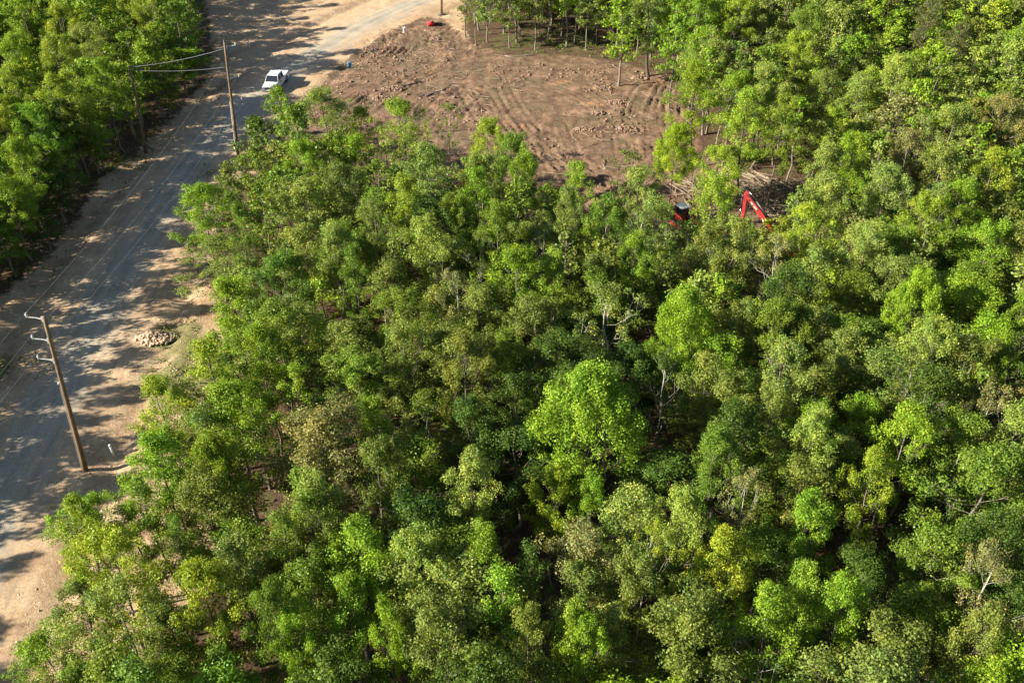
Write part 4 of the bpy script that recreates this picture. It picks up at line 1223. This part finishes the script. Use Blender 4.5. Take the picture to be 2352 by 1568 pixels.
# ------------------------------------------------------------------ pickup truck
def make_pickup(px, py, heading):
    x, y = unproj(px, py)
    rt = empty('pickup_truck', (x, y, hz(x, y) + .06), heading)
    tag(rt, 'white crew cab pickup truck on the gravel road, facing the camera', 'pickup truck')
    # local: +x is forward, z up. length 5.9, width 2.0
    hw = .98
    def sect(stations, mat, name, bevel=.03):
        """stations: (x, half width bottom, half width top, z0, z1)"""
        m = MB(); P = []
        for (sx, wb, wt, z0, z1) in stations:
            P += [(sx, -wb, z0), (sx, wb, z0), (sx, wt, z1), (sx, -wt, z1)]
        F = []
        n_ = len(stations)
        for i in range(n_ - 1):
            b = 4 * i
            for k_ in range(4):
                F.append((b + k_, b + (k_ + 1) % 4, b + 4 + (k_ + 1) % 4, b + 4 + k_))
        F.append((3, 2, 1, 0)); F.append((4 * n_ - 4, 4 * n_ - 3, 4 * n_ - 2, 4 * n_ - 1))
        m.add(P, F)
        return m.build(name, mat, rt, False, bevel)
    sect([(-.95, hw, hw - .05, .42, 1.12), (1.25, hw, hw - .05, .42, 1.14), (1.45, hw, hw - .08, .42, 1.15), (2.55, hw - .04, hw - .16, .45, 1.06), (2.85, hw - .12, hw - .26, .5, .96)], M_white, 'body')
    # hood power bulge
    sect([(1.45, .55, .5, 1.12, 1.19), (2.5, .45, .4, 1.02, 1.10)], M_white, 'hood_bulge', .01)
    # bed: walls, floor, tailgate
    b = MB()
    for s in (-1, 1): b.box((-1.95, s * (hw - .06), .80), (2.0, .12, .72))
    b.box((-1.95, 0, .62), (1.98, 2 * hw - .3, .08)); b.box((-.99, 0, .82), (.08, 2 * hw - .26, .66))
    b.build('cargo_bed', M_white, rt, bevel=.02)
    MB().box((-2.97, 0, .80), (.08, 2 * hw - .05, .68)).build('tailgate', M_white, rt, bevel=.02)
    # cab greenhouse
    g = sect([(-1.0, hw - .08, hw - .24, 1.10, 1.80), (-.6, hw - .08, hw - .24, 1.1, 1.84), (.75, hw - .08, hw - .25, 1.10, 1.83), (1.38, hw - .08, hw - .12, 1.10, 1.16)], M_glass, 'cab_windows', .0)
    r = sect([(-1.0, hw - .22, hw - .27, 1.78, 1.85), (-.5, hw - .21, hw - .30, 1.80, 1.90), (.5, hw - .21, hw - .30, 1.80, 1.89), (.80, hw - .22, hw - .28, 1.79, 1.84)], M_white, 'roof', .02)
    for s in (-1, 1):
        pm = MB()
        for (xa, xb, wdt) in ((-.98, -.98, .12), (-.02, -.02, .07), (.76, 1.36, .06)):
            pm.tube([(xb, s * (hw - .09), 1.12), (xa, s * (hw - .235), 1.80)], [wdt * .6, wdt * .5], 6)
        pm.build('window_pillar', M_white, rt)
        # doors: panel seams and handles
        dm = MB()
        for xa, xb in ((-.90, -.04), (.02, .98)):
            dm.box(((xa + xb) / 2, s * (hw + .004), .80), (xb - xa, .02, .60))
        d = dm.build('door', M_white, rt, bevel=.006)
        MB().box((-.75, s * (hw + .03), .98), (.16, .03, .03)).box((.18, s * (hw + .03), .98), (.16, .03, .03)).build('handle', M_black, d)
        mm = MB(); mm.box((1.02, s * (hw + .17), 1.20), (.10, .24, .20)); mm.box((1.04, s * (hw + .03), 1.14), (.05, .12, .05))
        mm.build('side_mirror', M_black, rt, bevel=.02)
        MB().box((2.80, s * .72, .86), (.16, .34, .18)).build('headlight', M_lamp, rt, bevel=.03)
        MB().box((-3.0, s * .88, .86), (.06, .14, .36)).build('tail_light', M_redl, rt)
    gr = MB().box((2.87, 0, .80), (.08, 1.02, .34)).build('grille', M_black, rt, bevel=.02)
    MB().box((2.915, 0, .80), (.02, .96, .05)).box((2.915, 0, .80), (.02, .05, .30)).build('grille_bar', M_chrome, gr)
    MB().box((2.95, 0, .52), (.22, 1.86, .24)).build('front_bumper', M_white, rt, bevel=.05)
    MB().box((3.065, 0, .50), (.02, 1.0, .12)).build('bumper_intake', M_black, rt)
    MB().box((-3.08, 0, .55), (.16, 1.86, .20)).build('rear_bumper', M_chrome, rt, bevel=.03)
    MB().box((.1, 0, 1.05), (1.6, 1.5, .3)).build('seats', M_interior, rt)
    for sx in (1.85, -1.85):
        for s in (-1, 1):
            c = (sx, s * .84, .40)
            t = MB().tube([(sx, s * .72, .40), (sx, s * .75, .40), (sx, s * .97, .40), (sx, s * 1.0, .40)], [.36, .41, .41, .36], 22).build('wheel', M_tyre, rt, True)
            MB().tube([(sx, s * .985, .40), (sx, s * 1.012, .40)], [.24, .20], 16).build('rim', M_chrome, t)
            MB().tube([(sx + .50 * math.cos(a), s * 1.0, .40 + .50 * math.sin(a)) for a in np.linspace(-.1, math.pi + .1, 14)], .035, 5).build('wheel_arch', M_black, rt)
    return rt
make_pickup(634, 199, R_(-97))

# ------------------------------------------------------------------ excavator
def lbox(mb, a, b, w0, h0, w1, h1):
    """box beam from a to b in the local x/z plane (width along y)"""
    a = np.array(a, float); b = np.array(b, float); d = (b - a); d /= np.linalg.norm(d)
    u = np.array([-d[2], 0, d[0]]); y = np.array([0, 1.0, 0])
    P = []
    for p_, w_, h_ in ((a, w0, h0), (b, w1, h1)):
        for sy, su in ((-1, -1), (1, -1), (1, 1), (-1, 1)):
            P.append(p_ + y * sy * w_ / 2 + u * su * h_ / 2)
    mb.add(P, [(3, 2, 1, 0), (4, 5, 6, 7), (0, 1, 5, 4), (1, 2, 6, 5), (2, 3, 7, 6), (3, 0, 4, 7)])
def tracks(rt, L, gauge, wdt, h, mat=M_steel):
    for s in (-1, 1):
        pr = []
        for a in np.linspace(-math.pi / 2, math.pi / 2, 9): pr.append((L / 2 - h / 2 + h / 2 * math.cos(a), h / 2 + h / 2 * math.sin(a)))
        for a in np.linspace(math.pi / 2, 1.5 * math.pi, 9): pr.append((-L / 2 + h / 2 + h / 2 * math.cos(a), h / 2 + h / 2 * math.sin(a)))
        m = MB(); n_ = len(pr)
        ya, yb = s * gauge / 2 - wdt / 2, s * gauge / 2 + wdt / 2
        m.add([(a, ya, b) for a, b in pr] + [(a, yb, b) for a, b in pr], [tuple(range(n_ - 1, -1, -1)), tuple(range(n_, 2 * n_))] + [(i, (i + 1) % n_, n_ + (i + 1) % n_, n_ + i) for i in range(n_)])
        t = m.build('track', mat, rt)
        g = MB()
        for i in range(26):
            f_ = i / 26; x_ = -L / 2 + h / 2 + (L - h) * (f_ * 2 % 1); z_ = h + .02 if f_ < .5 else 0
            g.box((x_, s * gauge / 2, z_), (.06, wdt, .05))
        g.build('grouser', mat, t)
        for k_ in range(4):
            MB().tube([(-L / 2 + .6 + k_ * (L - 1.2) / 3, s * (gauge / 2 + wdt / 2 - .05), h * .42), (-L / 2 + .6 + k_ * (L - 1.2) / 3, s * (gauge / 2 + wdt / 2 + .03), h * .42)], [h * .28, h * .28], 12).build('roller', M_red, t)
def make_excavator(x, y, heading, apex, elbow, foot):
    rt = empty('excavator', (x, y, hz(x, y)), heading)
    tag(rt, 'red tracked excavator with its arm folded in an inverted V beside the brush piles', 'excavator')
    tracks(rt, 3.6, 2.2, .5, .8)
    MB().tube([(0, 0, .7), (0, 0, 1.0)], [.6, .6], 16).box((0, 0, .55), (1.4, 1.8, .4)).build('undercarriage', M_steel, rt)
    MB().prism([(-1.2, 1.0), (1.2, 1.0), (1.2, 1.55), (1.05, 1.75), (-1.05, 1.75), (-1.2, 1.55)], -1.9, .9).build('upper_body', M_red, rt, bevel=.05)
    MB().prism([(-1.2, 1.0), (1.2, 1.0), (1.1, 1.95), (-1.1, 1.95)], -2.3, -1.4).build('counterweight', M_red, rt, bevel=.08)
    cb_ = MB().box((.45, .72, 1.95), (1.4, .9, 1.5), taper=(.85, .95)).build('cab', M_glass, rt, bevel=.03)
    f_ = MB()
    for sx in (-1, 1):
        for sy in (-1, 1): f_.tube([(.45 + sx * .70, .72 + sy * .45, 1.2), (.45 + sx * .60, .72 + sy * .43, 2.7)], [.05, .05], 6)
    f_.box((.45, .72, 2.74), (1.28, .94, .10)); f_.build('cab_frame', M_white, cb_)
    b = MB(); lbox(b, (.9, -.1, 1.3), elbow, .38, .42, .38, .60); lbox(b, elbow, apex, .38, .60, .30, .34); b_o = b.build('boom', M_red, rt, bevel=.03)
    s_ = MB(); lbox(s_, (apex[0] - .25, -.1, apex[2] + .35), apex, .34, .5, .34, .44); lbox(s_, apex, foot, .34, .44, .24, .26); s_.build('stick', M_red, rt, bevel=.03)
    for q_ in (.25, .5, .75):
        pz = np.array(elbow) * (1 - q_) + np.array(apex) * q_
        MB().tube([pz + [0, -.24, 0], pz + [0, .24, 0]], [.07, .07], 10).build('pin', M_steel, b_o)
    dc = MB(); lbox(dc, np.array(elbow) * .75 + np.array(apex) * .25 + [0, 0, .02], np.array(elbow) * .35 + np.array(apex) * .65, .415, .20, .385, .14); dc.build('worn_decal', M_decal, b_o)
    ap = np.array(apex); ft = np.array(foot); el = np.array(elbow)
    for q_ in (-.12, 0, .12):
        MB().tube([el * .6 + ap * .4 + [0, q_, .34], el * .2 + ap * .8 + [0, q_, .42], ap + [0, q_, .55], ap * .8 + ft * .2 + [-.32, q_, .1], ap * .4 + ft * .6 + [-.24, q_, 0]], [.025] * 5, 6).build('hose', M_black, rt)
    # cylinders
    for nm_, a, c in (('boom_cylinder', (1.2, -.42, 1.0), tuple(np.array(elbow) + [-.2, -.3, -.2])), ('boom_cylinder', (1.2, .20, 1.0), tuple(np.array(elbow) + [-.2, .3, -.2])),
                      ('stick_cylinder', tuple((np.array(elbow) * .7 + np.array((.9, -.1, 1.3)) * .3) + [0, 0, .62]), (apex[0] - .2, -.1, apex[2] + .45)),
                      ('bucket_cylinder', tuple(np.array(apex) + [.35, 0, -.1]), tuple(np.array(foot) * .85 + np.array(apex) * .15 + [.38, 0, 0]))):
        a = np.array(a); c = np.array(c)
        t = MB().tube([a, a + (c - a) * .6], [.10, .10], 10).build(nm_, M_steel, rt, True)
        MB().tube([a + (c - a) * .58, c], [.05, .05], 8).build('rod', M_chrome, t, True)
    k_ = MB(); fx, fz = foot[0], foot[2]
    k_.prism([(-.45, fz), (.45, fz), (.45, fz - .75), (-.45, fz - .75)], fx - .1, fx - .05)
    pr = [(fx + .25, fz + .1), (fx - .15, fz - .05), (fx - .35, fz - .45), (fx - .15, fz - .9), (fx + .35, fz - .95), (fx + .8, fz - .6), (fx + .72, fz - .52), (fx + .3, fz - .8), (fx - .05, fz - .78), (fx - .2, fz - .42), (fx, fz - .1)]
    n_ = len(pr)
    k_.add([(a, -.55, b) for a, b in pr] + [(a, .35, b) for a, b in pr], [(i, (i + 1) % n_, n_ + (i + 1) % n_, n_ + i) for i in range(n_)] + [tuple(range(n_ - 1, -1, -1)), tuple(range(n_, 2 * n_))])
    k_.build('bucket', M_steel, rt)
    return rt
# arm plane seen side-on: apex at (1712,440), boom running down right, stick down left
ex, ey = unproj(1712, 560)
AN = R_(38); PD = np.array([math.cos(AN), -math.sin(AN)]); PN = np.array([math.sin(AN), math.cos(AN)])
def loc_of(px, py):
    """distance along the arm's vertical plane and height of the point seen at a pixel"""
    u = (px - CX) / FPX; v = (py - CY) / FPX
    dx, dy, dz = u, cp - v * sp, -sp - v * cp
    t = (PN @ np.array([ex, ey])) / (PN @ np.array([dx, dy]))
    q = np.array([dx * t, dy * t]) - np.array([ex, ey])
    return float(q @ PD), CAM_H + dz * t
ax_, az_ = loc_of(1713, 447); mx_, mz_ = loc_of(1752, 500); fx_, fz_ = loc_of(1704, 515)
BD = ax_ + 5.2
bpos = np.array([ex, ey]) + PD * BD
make_excavator(float(bpos[0]), float(bpos[1]), math.pi - AN, (BD - ax_, -.1, az_), (BD - (mx_ * .9 + ax_ * .1), -.1, mz_ + .25), (BD - fx_, -.1, max(fz_, 1.3)))

def make_loader(px, py, heading, paint, label, roofm, z=2.0):
    x, y = unproj(px, py, z)
    rt = empty('track_loader', (x, y, hz(x, y)), heading); tag(rt, label, 'track loader')
    tracks(rt, 2.4, 1.5, .38, .7)
    MB().prism([(-.55, .45), (.55, .45), (.55, 1.3), (-.55, 1.3)], -1.3, .4).build('body', paint, rt, bevel=.05)
    MB().prism([(-.58, 1.0), (.58, 1.0), (.52, 1.55), (-.52, 1.55)], -1.5, -.8).build('engine_cover', paint, rt, bevel=.05)
    c = MB().box((-.1, 0, 1.6), (1.1, .95, 1.05), taper=(.9, .9)).build('cab', M_glass, rt, bevel=.03)
    MB().box((-.1, 0, 2.18), (1.2, 1.05, .12)).build('roof', roofm, c, bevel=.03)
    for s in (-1, 1):
        m = MB(); lbox(m, (-1.2, s * .78, 1.65), (.9, s * .78, 1.3), .14, .22, .14, .22); lbox(m, (.9, s * .78, 1.3), (1.5, s * .78, .5), .14, .22, .14, .18); m.build('lift_arm', paint, rt, bevel=.02)
    MB().prism([(-.95, .05), (.95, .05), (.95, .65), (-.95, .65)], 1.5, 1.56).prism([(-.95, .05), (.95, .05), (.95, .1), (-.95, .1)], 1.56, 2.2).build('bucket', M_steel, rt)
make_loader(1569, 478, R_(-60), M_red, 'red tracked loader with a white cab roof, half hidden behind trees', M_white)
make_loader(1063, 402, R_(200), M_yel, 'small yellow tracked loader glimpsed between crowns below the clearing', M_yel)
